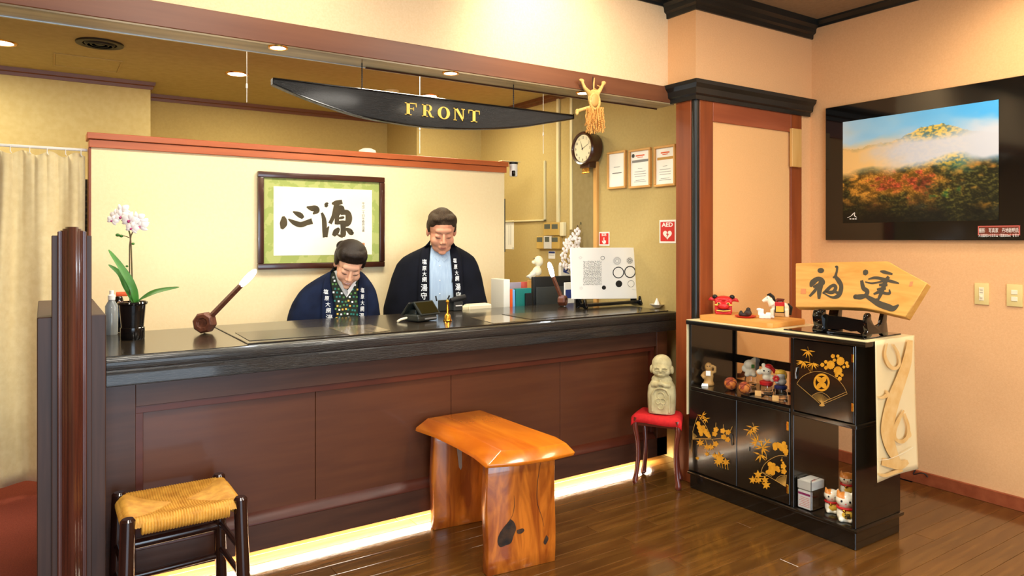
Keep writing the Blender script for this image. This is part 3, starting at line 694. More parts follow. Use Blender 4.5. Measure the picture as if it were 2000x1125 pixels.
# clock
cc = ox(1139, 290, XO-.095)
t = thing('wall_clock', 'round dark wooden wall clock with a cream dial', 'clock', (XO-.05, cc.y, cc.z-.18))
R0 = .118
ya_ = (-1, 0, 0)
XD = XO-.012
B().lathe((XD, cc.y, cc.z), [(.001, 0), (R0*.92, 0), (R0*.95, .05), (R0, .07), (R0, .09), (R0*.94, .1), (R0*.84, .096), (R0*.80, .085), (.001, .085)], 44, axis=ya_).build('case', 'frame_brown', t)
XF = XD-.0862
B().lathe((XF+.001, cc.y, cc.z), [(.001, 0), (R0*.80, 0), (R0*.80, .0012), (.001, .0012)], 40, axis=ya_).build('dial', 'cream', t)
fn = lambda u, v: Vector((XF-.0012, cc.y-u, cc.z+v))
for h in range(12):
    a_ = 2*pi*(h+1)/12; rr_ = R0*.65
    text_mesh(str(h+1), lambda u, v: fn(rr_*sin(a_)+u*.026, rr_*cos(a_)+v*.026-.009), 'numeral', 'black_soft', t)
b = B(); fn2 = lambda u, v: fn(u, v)+Vector((-.0015, 0, 0))
stroke(b, [(-.002, -.012, .004), (-.022, .052, .003)], fn2); stroke(b, [(-.012, -.006, .003), (.062, .026, .0025)], fn2); disc(b, 0, 0, .005, .005, fn2)
b.build('hands', 'black', t, smooth=0)
organic('lower_box', [('b', (XO-.085, XO-.012, cc.y-.05, cc.y+.05, cc.z-.135, cc.z-.08))], 'frame_brown', t, voxel=.006, smooth=2)
b = B()
for k in range(6):
    y_ = cc.y-.032+k*.013; b.tube([(XO-.07, y_, cc.z-.125), (XO-.072, y_, cc.z-.165-.006*(k % 2))], .003, 8)
b.tube([(XO-.07, cc.y-.038, cc.z-.168), (XO-.07, cc.y+.038, cc.z-.168)], .005, 8)
b.build('chime_rods', 'brass', t)
# conduits
def conduit(pts, w_, label, mt='pipe'):
    b = B()
    for (p, q) in zip(pts[:-1], pts[1:]):
        lo = [min(p[0], q[0])-w_/2, max(p[0], q[0])+w_/2, min(p[1], q[1])-w_/2, max(p[1], q[1])+w_/2]
        b.box(XO-.018, XO, lo[0], lo[1], lo[2], lo[3])
    return tag(b.build('wall_conduit', mt, bevel=.002), label, 'conduit', 'conduits on the office wall')
c1, c2, c3 = ox(1066, 235, XO), ox(1066, 430, XO), ox(955, 436, XO)
conduit([(c1.y, 1.95), (c1.y, c2.z), (c3.y, c2.z)], .012, 'thin cream conduit running down then along the office wall')
c1, c2 = ox(1092, 190, XO), ox(1092, 434, XO); conduit([(c1.y, ZO-.06), (c1.y, c2.z)], .03, 'wide cream conduit ending above the control panels')
c1, c2 = ox(1118.5, 190, XO), ox(1118.5, 445, XO); conduit([(c1.y, ZO-.06), (c1.y, c2.z)], .028, 'wide cream conduit nearest the clock')
# control panels
def panel(name, label, p, mt, windows, cat='control panel'):
    a = ox(p[0], p[1], XO-.03); c = ox(p[2], p[3], XO-.03)
    t = thing(name, label, cat, (XO-.015, (a.y+c.y)/2, c.z), 'control panels on the office wall')
    B().box(XO-.03, XO, min(a.y, c.y), max(a.y, c.y), c.z, a.z).build('casing', mt, t, .003)
    for wv in windows:
        e = ox(wv[0], wv[1], XO-.031); f3 = ox(wv[2], wv[3], XO-.031)
        B().box(XO-.0312, XO-.029, min(e.y, f3.y), max(e.y, f3.y), f3.z, e.z).build('display', 'screen_grey', t, 0)
    return t
panel('thermostat', 'upper double thermostat with two dark displays', (1061, 435, 1092, 460), 'thermo', [(1063, 438, 1074, 447), (1077.5, 438, 1089, 447)])
panel('thermostat', 'lower left thermostat with one dark display', (1047.5, 462, 1060.5, 486), 'thermo', [(1048.5, 463.5, 1059, 472.5)])
panel('thermostat', 'white controller between the two lower thermostats', (1061.5, 461, 1076, 486), 'off_white', [(1064, 463, 1072.5, 472.5)])
panel('thermostat', 'lower right thermostat with one dark display', (1077, 462, 1092, 486), 'thermo', [(1077.5, 463.5, 1089, 472.5)])
panel('junction_box', 'narrow cream trunking box beside the upper thermostat', (1093, 434, 1100, 461), 'beige_box', [], 'box')
t = thing('wall_note', 'white paper note pinned beside the partition end', 'note', ox(998, 487, XO))
wallrect('sheet', 'white_paper', (987, 431, 1003.5, 487), .002, t); b = B()
for px in (994, 997.5):
    a, c = ox(px, 440, XO-.0025), ox(px, 478, XO-.0025); b.box(XO-.0026, XO-.002, a.y-.002, a.y+.002, c.z, a.z)
b.build('writing', 'grey', t, 0, smooth=0)
for py in (433.5, 484.5):
    a = ox(1002, py, XO-.004); B().ell(a, .004, None, 8, 6).build('pin', 'dark_grey', t)
t = thing('wall_label', 'small white and blue label under the thermostats', 'label', ox(1078, 505, XO))
wallrect('sheet', 'white_paper', (1071, 490, 1084, 505.5), .002, t); wallrect('blue_band', 'navy_print', (1071.5, 491, 1083.5, 495), .0026, t, bev=0)
wallrect('text_line', 'grey', (1072.5, 498, 1082.5, 499), .0024, t, bev=0)
# dark strip beside the partition end
t = tag(B().box(p1+.0, p1+.022, YP+.02, YP+.04, oy(988, 492, YP).z, oy(988, 388, YP).z).build('hanging_rod', 'dark_grey'), 'dark upright strip on the end of the partition', 'strip')
# camera on the partition end
c = oy(1003, 330, YP+.02)
t = thing('security_camera', 'small white security camera with a black lens under a dark bracket', 'camera', (c.x, YP+.02, c.z-.045))
zc_ = oy(1003, 345, YP+.02).z; zt2 = oy(1003, 318, YP+.02).z
B().lathe((c.x, YP+.02, zc_), [(.001, 0), (.026, 0), (.031, .006), (.032, zt2-zc_-.012), (.032, zt2-zc_-.008), (.001, zt2-zc_-.008)], 24).build('body', 'white', t)
B().lathe((c.x, YP+.02, zt2-.012), [(.001, 0), (.033, 0), (.033, .016), (.001, .016)], 24).build('base_ring', 'black_soft', t)
B().box(p1-.02, c.x+.05, YP, YP+.05, zt2+.004, zt2+.010).build('bracket', 'beige_box', t, .001)
T = frame((c.x, YP+.02, zc_+.022)); B(T).box(-.013, .013, -.036, -.02, -.022, .022).build('lens_housing', 'black_gloss', t, .006)
B(T).ell((0, -.034, .004), (.008, .006, .008)).build('lens', 'dark_grey', t)
# ================================================================== ON THE COUNTER
ZT = .9217
# orchid in a glossy black pot
c = oz(259, 662, .9174); T = frame(c)
t = thing('orchid', 'white and magenta orchid in a glossy black pot at the counter end', 'plant', c)
Z0 = c.z
B().lathe(c, [(.001, .0), (.046, 0), (.048, .004), (.048, .05), (.0465, .052), (.044, .052), (.052, .148), (.058, .15), (.060, .155), (.058, .162), (.053, .162), (.051, .14), (.001, .14)], 36).build('pot', 'pot_black', t)
rr = random.Random(2); b = B()
for k in range(40):
    a = rr.random()*6.28; r = .045*sqrt(rr.random()); b.ell(c+Vector((r*cos(a), r*sin(a), .142+rr.random()*.006)), (.008, .007, .005), None, 6, 5)
b.build('bark', 'knot', t)['kind'] = 'stuff'
dO = (c-Vector((0, 0, EYE))).dot(FW)
SO = lambda px, py, dd=0: od(px, py, dO+dd)
# leaves: (points with half width)
def leafblade(pts, wd, nrm=(0, -1, .3), th=.0012, mt='leaf', name='leaf', par=None, fold=.25):
    q = cr([tuple(p) for p in pts], 6); n = len(q); N_ = Vector(nrm).normalized(); rings = []
    for i, p in enumerate(q):
        p = Vector(p); tt = Vector(q[min(i+1, n-1)])-Vector(q[max(i-1, 0)]); tt.normalize()
        sd = tt.cross(N_); sd.normalize(); up = sd.cross(tt); u = i/(n-1)
        w_ = wd*max(.04, (sin(pi*min(1, u*.86+.12)))**.7)
        rings.append([p-sd*w_+up*w_*fold, p-sd*w_*.5+up*w_*fold*.3, p, p+sd*w_*.5+up*w_*fold*.3, p+sd*w_+up*w_*fold, p+sd*w_*.5+up*(w_*fold*.3+th), p+up*th, p-sd*w_*.5+up*(w_*fold*.3+th)])
    return B().loft(rings).build(name, mt, par)
leafblade([SO(268, 590), SO(285, 579, -.03), SO(310, 569, -.05), SO(350, 561, -.07)], .017, (0, -1, .9), par=t)
leafblade([SO(266, 594), SO(258, 560, -.02), SO(238, 525, -.03), SO(212, 488, -.04)], .017, (.3, -1, .5), par=t)
leafblade([SO(262, 592), SO(246, 560, .0), SO(234, 535, -.01), SO(212, 517, -.02)], .015, (.3, -1, .5), par=t)
leafblade([SO(268, 594), SO(264, 570, .02), SO(257, 552, .03), SO(250, 540, .04)], .012, (.3, -1, .2), par=t)
b = B()
b.tube([SO(261, 594), SO(258, 540), SO(256, 480), SO(254, 458), SO(249, 440), SO(238, 430)], [.0032]*6, 8)
b.tube([SO(254, 594), SO(253, 540), SO(253, 480), SO(256, 460), SO(262, 448)], [.0026]*5, 8)
b.tube([SO(252, 464), SO(244, 461), SO(234, 459)], [.002, .0018, .0015], 6)
b.build('flower_stem', 'stem', t)
b = B()
for px, py, r in ((230, 459, .009), (237, 461, .008), (260, 476, .007), (248, 520, .006)): b.ell(SO(px, py), (r, r*.8, r*.8), None, 10, 8)
b.build('bud', 'leaf', t)
def orchid_flower(px, py, s, ang, dd=0, back=False):
    cc = SO(px, py, dd); Rt = RT; Up = Vector((0, 0, 1)); Nn = -FW
    Rr = Matrix.Rotation(ang, 3, Nn); Rt = Rr @ Rt; Up = Rr @ Up
    b = B()
    for a_, L_, W_ in ((90, 1, .55), (210, .95, .5), (330, .95, .5), (15, 1.05, .85), (165, 1.05, .85)):
        a_ = radians(a_); d = Rt*cos(a_)+Up*sin(a_); sd = Rt*-sin(a_)+Up*cos(a_); vs = []; fs = []
        for i in range(7):
            u = i/6; w_ = W_*s*.5*sin(pi*min(.97, .12+u*.85))**.7; curl = Nn*(s*.18*sin(u*pi)-s*.1*u)
            for j in range(5):
                k = (j-2)/2; vs.append(cc+d*(L_*s*u)+sd*(w_*k)+curl-Nn*abs(k)*s*.08)
        for i in range(6):
            for j in range(4): fs.append((i*5+j, i*5+j+1, (i+1)*5+j+1, (i+1)*5+j))
        b.add(vs, fs)
    o = b.build('flower', 'petal', t, smooth=80)
    if not back:
        b = B(); b.ell(cc+Nn*s*.2-Up*s*.1, (s*.13, s*.16, s*.17), None, 10, 8); b.ell(cc+Nn*s*.15+Rt*s*.09, (s*.08, s*.08, s*.09), None, 8, 6)
        b.build('lip', 'magenta', o)
for a in ((236, 424, .036, .2, 0), (219, 431, .026, -.4, -.01), (253, 431, .040, -.2, -.02), (268, 428, .034, .3, -.01), (273, 443, .036, .1, -.01), (257, 446, .030, -.3, -.03), (238, 413, .036, .5, .03, True), (226, 420, .028, .1, .03, True), (280, 436, .026, .6, .02, True)): orchid_flower(*a)
# sanitiser bottles behind the pot
c = oz(219, 655, .9174)+Vector((0, .03, 0))
t = thing('spray_bottle', 'small clear spray bottle behind the orchid pot', 'bottle', c)
B().lathe(c, [(.001, 0), (.024, 0), (.026, .005), (.026, .13), (.014, .152), (.013, .158), (.001, .158)], 24).build('bottle_body', 'bottle_grey', t)
B().lathe(c, [(.001, .158), (.015, .158), (.015, .178), (.009, .182), (.009, .2), (.001, .2)], 20).build('cap', 'white', t)
c = oz(234, 650, .9174)+Vector((0, .05, 0))
t = thing('pump_bottle', 'black bottle with an orange nozzle behind the orchid pot', 'bottle', c)
B().lathe(c, [(.001, 0), (.025, 0), (.027, .005), (.027, .12), (.016, .16), (.012, .165), (.001, .165)], 24).build('bottle_body', 'black_gloss', t)
B(frame(c)).box(-.012, .04, -.012, .012, .165, .186).build('nozzle', 'orange', t, .005, seg=2)
# the two wooden lamps: faceted dipper head, square arm and glowing tip
def dipper_lamp(base_px, tip_px, z, label, r0, dtip=0, axis=None, head=.05):
    c = oz(*base_px, z); t = thing('counter_lamp', label, 'lamp', c)
    dc = (c-Vector((0, 0, EYE))).dot(FW)
    tip = od(*tip_px[1], dc+dtip); st = od(*tip_px[0], dc+dtip); elbow = c+Vector((0, 0, r0*1.0))
    ax = Vector(axis).normalized()
    b = B(); b.lathe(elbow-ax*head*.5, [(.001, 0), (r0*.82, 0), (r0, head*.18), (r0, head*.82), (r0*.82, head), (r0*.5, head), (r0*.42, head*.88), (.001, head*.88)], 8, axis=ax)
    b.build('faceted_head', 'gourd_wood', t, .001, smooth=10)
    b = B(); b.tube([elbow, st+(tip-st)*.05], [.014, .013], 4, up=FW); b.build('arm', 'gourd_wood', t, .001, smooth=0)
    d = (tip-st)
    B().tube([st+d*k for k in (0, .12, .35, .65, .9, 1)], [.009, .013, .0155, .0155, .011, .004], 16).build('glowing_tip', 'glow_white', t)
    light('POINT', 'lamp_light', tuple(tip+Vector((0, -.03, .02))), 2.2, (.8, .9, 1), .03)
dipper_lamp((400, 651), ((470, 558), (500, 527)), .9174, 'wooden lamp with a faceted head leaning right beside the framed calligraphy', .049, 0, axis=(-.55, -.8, .05), head=.062)
dipper_lamp((1099, 598), ((1080, 541), (1072, 512)), ZT, 'wooden lamp with a faceted head beside the white board', .036, 0, axis=(.5, -.85, 0))
# flat mats and leaflets on the counter top
def flat(name, mt, pts, label, cat, th=.0018, z=ZT, g=None):
    q = [oz(px, py, z) for px, py in pts]
    o = B().prism(q, (0, 0, th)).build(name, mt, None, .0006)
    return tag(o, label, cat, g)
flat('desk_mat', 'mat_dark', [(487, 666), (678, 653), (634, 638.5), (459, 650)], 'thin dark writing mat in front of the woman in the kimono', 'mat')
flat('desk_mat', 'mat_dark', [(1037, 624), (1150, 614.5), (1108, 606.5), (980, 614)], 'thin glossy dark writing mat in front of the second lamp', 'mat')
flat('leaflet', 'leaflet', [(684, 655), (762, 646), (722, 634), (642, 640)], 'printed leaflet under film beside the left desk mat', 'leaflet')
flat('leaflet', 'leaflet', [(965, 632), (1028, 626), (978, 615), (920, 620)], 'printed leaflet under film beside the right desk mat', 'leaflet')
# payment terminal
c = oz(835, 628, ZT); c2 = oz(790, 612, ZT)
t = thing('payment_terminal', 'black payment terminal with tilted screen beside the gold bell', 'terminal', c)
dT = (c-Vector((0, 0, EYE))).dot(FW)
T = frame(c+Vector((-.01, .05, 0)), radians(18))
organic('base', [('b', (-.075, .062, -.05, .055, .004, .038)), ('b', (-.075, .062, -.055, -.02, .004, .022)), ('b', (-.05, .04, -.01, .05, .03, .062))], 'terminal', t, voxel=.004, smooth=3, T=T)
ts = T @ Matrix.Translation((.014, -.018, .062)) @ Matrix.Rotation(radians(48), 4, 'X')
sc_ = B(ts).box(-.07, .07, -.045, .045, 0, .012).build('screen_housing', 'terminal', t, .004, seg=2)
B(ts).box(-.062, .062, -.037, .037, .0118, .0135).build('screen', 'terminal_screen', sc_, .001)
tb = T @ Matrix.Translation((-.012, .035, .062)) @ Matrix.Rotation(radians(-48), 4, 'X')
B(tb).box(-.07, .06, -.045, .045, 0, .010).build('rear_display', 'terminal', t, .004)
B(T).tube([(-.07, .03, .02), (-.1, .05, .012), (-.13, .04, .006)], .006, 8).build('cable', 'cream', t)
B(T).box(-.03, .055, -.058, -.053, .012, .02).build('card_slot', 'grey', t, .001)
# handbell
c = oz(874, 627, ZT)
t = thing('hand_bell', 'small golden hand bell standing on the counter', 'bell', c)
B().lathe(c, [(.001, .0), (.022, 0), (.0235, .003), (.019, .012), (.0165, .028), (.010, .038), (.001, .039)], 24).build('bell_cup', 'brass', t)
B().lathe(c, [(.001, .038), (.008, .039), (.006, .047), (.0085, .062), (.0055, .08), (.0065, .095), (.009, .101), (.006, .110), (.001, .112)], 18).build('handle', 'brass', t)
# handset with stand, beige printer behind the counter edge (they stand on the lower office desk)
ZD = .74
dk = thing('office_desk', 'lower desk of the office side behind the counter top', 'desk', (1.9, 3.9, 0))
B().box(.3, 3.2, YK+.004, YK+.085, ZD-.03, ZD).build('desk_shelf', 'counter_frame', dk, .002)
B().box(.35, .38, YK+.004, YK+.08, 0, ZD-.03).build('leg', 'counter_frame', dk, .002)
B().box(3.12, 3.15, YK+.004, YK+.08, 0, ZD-.03).build('leg', 'counter_frame', dk, .002)
def stand_at(px, py, Y, z0): a = oy(px, py, Y); return a
a = oy(848, 585, 3.78); b2 = oy(880, 618, 3.78)
t = thing('card_reader', 'dark upright card reader standing behind the gold bell', 'reader', (a.x, 3.79, ZT))
B().box(a.x, b2.x, 3.715, 3.735, ZT, a.z).build('body', 'terminal', t, .004)
b = B(); b.tube([oy(853, 588, 3.725), oy(851, 578, 3.725)], .0045, 8); b.tube([oy(872, 590, 3.725), oy(878, 577, 3.72)], .005, 8); b.build('clip', 'black_soft', t)
l1, l2 = oy(880, 587, 3.70), oy(908, 580, 3.70)
t = thing('barcode_scanner', 'black handheld scanner lying on a small stand before the man', 'scanner', oy(893, 606, 3.70))
B().tube([l1, l1+(l2-l1)*.5, l2], [.014, .017, .017], 14).build('scanner_head', 'black_soft', t)
z0_ = ZT
m_ = (l1+l2)/2; B().box(m_.x-.03, m_.x+.03, 3.69, 3.72, z0_, m_.z-.015).build('stand', 'dark_grey', t, .004)
B().box(m_.x-.02, m_.x+.022, 3.686, 3.69, z0_+.028, z0_+.034).build('label_strip', 'white', t, 0)
a = oy(876, 596, 3.74); b2 = oy(960, 607, 3.74)
t = thing('receipt_printer', 'low beige printer at the rear edge of the counter before the man', 'printer', (a.x, 3.78, ZD))
xa3, xm3, xb3 = oy(879, 600, 3.78).x, oy(911, 600, 3.78).x, oy(955, 600, 3.78).x; zt3 = oy(930, 594.5, 3.78).z
B().box(xa3, xm3-.003, 3.745, 3.815, ZD, zt3-.005).build('feed_unit', 'beige_box', t, .004)
B().box(xm3, xb3, 3.745, 3.82, ZD, zt3).build('casing', 'cream', t, .006)
B().box(xm3+.01, xb3-.01, 3.755, 3.81, zt3, zt3+.004).build('lid', 'cream', t, .003)
# white doodle board on a black stand
YB2 = 3.40
cs = [oy(1115, 484, YB2+.03), oy(1250, 483.5, YB2+.03), oy(1254, 583, YB2), oy(1118, 584, YB2)]
t = thing('doodle_board', 'white board printed with rings and dense scribble on a black stand', 'board', oy(1186, 600, YB2))
tl, tr, br, bl = cs
def bf(px, py): # bilinear by picture position on the leaning board
    v = (py-484)/(583.5-484); L0 = 1115+3*v; R0_ = 1249.5+4.5*v; u = (px-L0)/(R0_-L0)
    return (tl*(1-u)+tr*u)*(1-v)+(bl*(1-u)+br*u)*v
nrm = (tr-tl).cross(tl-bl).normalized(); 
if nrm.y > 0: nrm = -nrm
B().prism([bl, br, tr, tl], -nrm*.012).build('panel', 'white_paper', t, .001)
bfo = lambda x, y: bf(x, y)+nrm*.0008
S4 = lambda x, y: bfo(960+x*380/1781, 400+y*240/1125)
rr = random.Random(9); b = B()
for j in range(17):
    for i in range(15):
        x = 838+i*10.8+rr.uniform(-2, 2); y_ = 520+j*13+rr.uniform(-2, 2); a_ = rr.random()*3.1; l_ = rr.uniform(4, 6.5)
        stroke(b, [(x-l_*cos(a_), y_-l_*sin(a_), 2.4), (x+l_*.4*sin(a_), y_+l_*.4, 2.6), (x+l_*cos(a_), y_+l_*sin(a_), 2.0)], S4, 3)
b.build('scribble_text', 'ink_black', t, smooth=0)['kind'] = 'stuff'
b = B()
def ringd(b, x, y, r, w_, fn, n=30, ry=None):
    ry = ry or r; stroke(b, [(x+r*cos(2*pi*k/n), y+ry*sin(2*pi*k/n), w_) for k in range(n+1)], fn, 1)
ringd(b, 1150, 622, 49, 8, S4); ringd(b, 1260, 617, 51, 9, S4); ringd(b, 1005, 488, 17, 3, S4); ringd(b, 1270, 725, 30, 3, S4); disc(b, 1155, 725, 31, 31, S4); disc(b, 1017, 759, 19, 19, S4)
ringd(b, 1138, 516, 16, 2.5, S4, 16)
for k in range(22):
    a_ = 2*pi*k/22; stroke(b, [(1138+24*cos(a_), 516+24*sin(a_), 2.5), (1138+38*cos(a_), 516+38*sin(a_), 2)], S4)
for k in range(9):
    a_ = 2*pi*k/9; stroke(b, [(1257+6*cos(a_), 514+6*sin(a_), 2.5), (1257+29*cos(a_), 514+29*sin(a_), 2.5)], S4); 
for k in (12, 20, 28): ringd(b, 1257, 514, k, 1.6, S4, 14)
b.build('doodles', 'ink_black', t, smooth=0)
b = B()
for k in range(8):
    a_ = 2*pi*k/8
    for x, y_ in ((808, 485), (815, 762)): stroke(b, [(x+5*cos(a_), y_+5*sin(a_), 2), (x+17*cos(a_), y_+17*sin(a_), 2)], S4)
stroke(b, [(1332, 740, 2), (1330, 790, 2)], S4); stroke(b, [(1280, 778, 2), (1322, 782, 2)], S4)
b.build('faint_doodles', 'light_grey', t, smooth=0)
# stand: two hooked side feet and a cross bar
e = thing('display_stand', 'black wooden display stand holding the doodle board', 'stand', oy(1190, 602, YB2-.03))
zb_ = ZT
for px in (1136, 1243):
    x = oy(px, 590, YB2).x
    prof_ = [(-.05, 0), (-.055, .012), (-.045, .03), (-.038, .055), (-.03, .060), (-.026, .05), (-.026, .032), (.0, .028), (.024, .06), (.042, .16), (.052, .16), (.048, .05), (.05, .01), (.05, 0), (.03, .0), (.02, .008), (-.02, .008), (-.03, 0)]
    B().prism([Vector((x-.009, YB2+p*1.0, zb_+q_)) for p, q_ in prof_], (.018, 0, 0)).build('side_foot', 'black_gloss', e, .002)
xa4, xb4 = oy(1136, 590, YB2).x, oy(1243, 590, YB2).x
B().box(xa4, xb4, YB2-.015, YB2+.03, zb_+.008, zb_+.026).build('cross_bar', 'black', e, .003)
# salt cone on a dish
c = oz(1283, 600, ZT)
t = thing('salt_dish', 'white cone of salt on a small white dish by the column', 'dish', c)
B().lathe(c, [(.001, 0), (.022, 0), (.023, .004), (.045, .016), (.048, .019), (.045, .019), (.02, .008), (.001, .008)], 28).build('dish', 'ceramic', t)
B().lathe(c, [(.019, .010), (.017, .02), (.010, .04), (.004, .054), (.001, .058)], 8).build('salt_cone', 'white', t)
# things behind the counter end: files, monitor, books, figurine, vase of white flowers
Yb = 3.86
bk = thing('back_cabinet', 'low office cabinet behind the right end of the counter', 'cabinet', (2.75, 4.05, 0))
B().box(2.52, 3.2, 3.865, 4.3, 0, .82).build('body', 'beige_box', bk, .003)
def standing(name, label, cat, mt, px0, px1, py0, Y, dep=.16, z0=.82, lean=0, g=None, cm=None):
    a = oy(px0, py0, Y); c = oy(px1, py0, Y)
    b = B(); b.prism([(a.x+lean, Y, a.z), (c.x+lean, Y, a.z), (c.x, Y, z0), (a.x, Y, z0)], (0, dep, 0))
    return tag(b.build(name, mt, None, .002), label, cat, g)
standing('file_box', 'pale cream file box at the left of the office cabinet', 'box', 'off_white', 984, 996, 546, 3.90, g=None)
standing('folder', 'orange folder between the cream file box and the blue folder', 'folder', 'orange', 996.5, 1001.5, 565, 3.90)
standing('folder', 'light blue folder standing against the teal one', 'folder', 'sky_blue', 1002, 1007, 566, 3.90, lean=-.004)
standing('folder', 'large teal folder facing the counter', 'folder', 'teal', 1008, 1038, 564, 3.90, .03)
standing('folder', 'lilac rounded file behind the orange folder', 'folder', 'lilac', 996, 1018, 552, 4.09, .02)
standing('paper_stack', 'pink papers sticking out behind the folders', 'paper', 'pink', 1012, 1032, 551, 4.12, .012)
standing('pencil_case', 'black case between the teal folder and the monitor', 'case', 'black_soft', 1028, 1040, 573, 3.876, .02)
a, c = oy(1041, 541, 3.91), oy(1116, 606, 3.91)
t = thing('monitor', 'black monitor seen behind the second lamp', 'monitor', ((a.x+c.x)/2, 3.94, .82))
B().box(a.x, c.x, 3.90, 3.935, .86, a.z).build('screen_housing', 'black_soft', t, .005)
a2, c2 = oy(1047, 561, 3.893), oy(1104, 600, 3.893)
B().box(a2.x, c2.x, 3.885, 3.899, a2.z-.14, a2.z).build('front_panel', 'dark_grey', t, .003)
B().box((a.x+c.x)/2-.06, (a.x+c.x)/2+.06, 3.9, 3.96, .8202, .862).build('foot', 'black_soft', t, .003)
standing('book', 'white book with a blue lower cover beside the monitor', 'book', 'white', 1103, 1122, 552, 3.87, .012, .9)
a, c = oy(1105, 566, 3.8685), oy(1121, 576, 3.8685)
o = bpy.data.objects['book']; B().box(a.x, c.x, 3.8685, 3.870, c.z-.02, a.z).build('cover_band', 'navy_print', o, 0)
t = tag(standing('calendar_box', 'x', 'box', 'off_white', 1095.5, 1116.5, 517, 3.99, .03), 'white box with a blue swirl mark behind the monitor', 'box')
b = B(); fn = lambda x, y: oy(x, y, 3.9892)
stroke(b, [(1101, 532, 2), (1103, 524, 3.5), (1109, 522, 3), (1107, 528, 3.5), (1103, 531, 3), (1112, 534, 1.5)], fn); b.build('blue_mark', 'navy_print', t, smooth=0)
# pale pottery owl-like figurine on a brown block
c = oy(1047, 548, 4.0)
t = thing('reading_figurine', 'cream seated figurine leaning over an open book on the monitor shelf', 'figurine', c)
S5 = lambda x, y, dd=0: oy(x, y, 4.0+dd)
organic('figure', [('e', S5(1052, 510), (.035, .03, .038)), ('e', S5(1049, 530), (.034, .03, .036)), ('t', [S5(1046, 527), S5(1036, 536)], [.013, .011]), ('e', S5(1042, 512, -.015), (.014, .012, .014)), ('t', [S5(1044, 540), S5(1034, 543)], [.013, .012])], 'cream', t, voxel=.005, smooth=3)
B().ell(S5(1043.5, 505, -.035), .004, None, 8, 6).build('eye', 'black_soft', t)
B().prism([S5(1032, 540, -.02), S5(1046, 531, -.02), S5(1047, 534, -.02), S5(1034, 543, -.02)], (0, .03, 0)).build('book', 'off_white', t, .001)
aa = S5(1040, 548); B().box(aa.x-.012, S5(1063, 548).x, 3.97, 4.05, .82, aa.z).build('block', 'cert_wood', t, .003)
# artificial white flowers behind
cc = oy(1127, 540, 3.95)
t = thing('white_flower_bunch', 'tall bunch of white flowers behind the doodle board', 'flowers', (cc.x, 3.96, .82))
B().lathe((cc.x, 3.96, .8202), [(.001, 0), (.03, 0), (.038, .1), (.024, .17), (.028, .2), (.001, .2)], 20).build('vase', 'grey', t)
rr = random.Random(4); b = B()
path = [(1127, 452), (1118, 462), (1110, 472), (1126, 478), (1104, 486), (1122, 492), (1100, 500), (1112, 505), (1098, 514), (1108, 520), (1128, 468), (1115, 480), (1130, 490), (1105, 474)]
for px, py in path:
    cc2 = oy(px, py, 3.95+rr.uniform(-.02, .02))
    for k in range(5):
        a_ = 2*pi*k/5+rr.random(); b.ell(cc2+Vector((.018*cos(a_), -.004, .018*sin(a_))), (.015, .006, .012), Matrix.Rotation(rr.random(), 3, 'Y'), 8, 6)
b.build('blossoms', 'petal', t)
b = B(); b.tube([Vector((cc.x, 3.96, .96)), oy(1105, 500, 3.96), oy(1115, 470, 3.96), oy(1130, 445, 3.96), oy(1134, 434, 3.96)], [.003, .003, .0025, .002, .001], 6)
for px, py in ((1134, 436), (1128, 442), (1136, 446), (1130, 450)): b.ell(oy(px, py, 3.96), (.007, .004, .01), None, 6, 5)
b.build('sprig', 'stem', t)
# ================================================================== STOOLS AND BENCH
t = thing('rush_stool', 'dark wooden stool with a woven yellow rush seat before the counter', 'stool', (.41, 2.78, 0))
tops = {'fl': (.233, 2.63), 'fr': (.588, 2.635), 'br': (.575, 2.94), 'bl': (.231, 2.925)}
ctr = Vector((.407, 2.785, 0)); bots = {}
for k, (x, y) in tops.items():
    d = Vector((x, y, 0))-ctr; bt = ctr+d*1.07; bots[k] = Vector((bt.x, bt.y, 0))
    zt_ = .432
    B().tube([bt, (x*.5+bt.x*.5, y*.5+bt.y*.5, .2), (x, y, zt_-.008), (x, y, zt_)], [.0215, .0235, .0235, .017], 18).build('leg', 'stool_dark', t)
def lp(k, z): a = bots[k]; b_ = Vector((*tops[k], .43)); return a+(b_-a)*(z/.43)
for (a, c, z, r) in (('fl', 'fr', .10, .012), ('bl', 'br', .23, .02), ('bl', 'br', .11, .012), ('fl', 'bl', .14, .011), ('fr', 'br', .14, .011), ('fl', 'bl', .24, .011), ('fr', 'br', .24, .011)):
    B().tube([lp(a, z), lp(c, z)], r, 12).build('stretcher', 'stool_dark', t)
# woven seat
nx, ny = 220, 180; vs_ = []; x0, x1, y0, y1 = .222, .598, 2.618, 2.948
hx, hy = (x1-x0)/2, (y1-y0)/2; cxs, cys = (x0+x1)/2, (y0+y1)/2
def seatp(u, v, top):
    eu, ev = 1-abs(u), 1-abs(v)              # distance from the edges
    du, dv = eu*hx, ev*hy; e = min(du, dv); side = dv < du     # nearest rail runs along x when side
    s = (u*hx if side else v*hy); rid = abs(sin(s*pi/.0085))**.6*.0042
    x, y = cxs+u*hx, cys+v*hy
    if max(abs(u), abs(v)) > .90 and False: pass
    r = .026; fall = 0
    if e < r: fall = r-sqrt(max(0, r*r-(r-e)**2))
    sag = -.012*min(1, e/.1)+.006*exp_(e)
    seam = -.004 if abs(du-dv) < .003 and e > .02 else 0
    z = .418-fall+sag+rid+seam
    if not top: z = min(.366+fall*.0+.002*0, z-.001) if e > .001 else z
    # legs notch the corners
    return Vector((x, y, z))
def exp_(e): return math.exp(-((e-.03)/.03)**2)
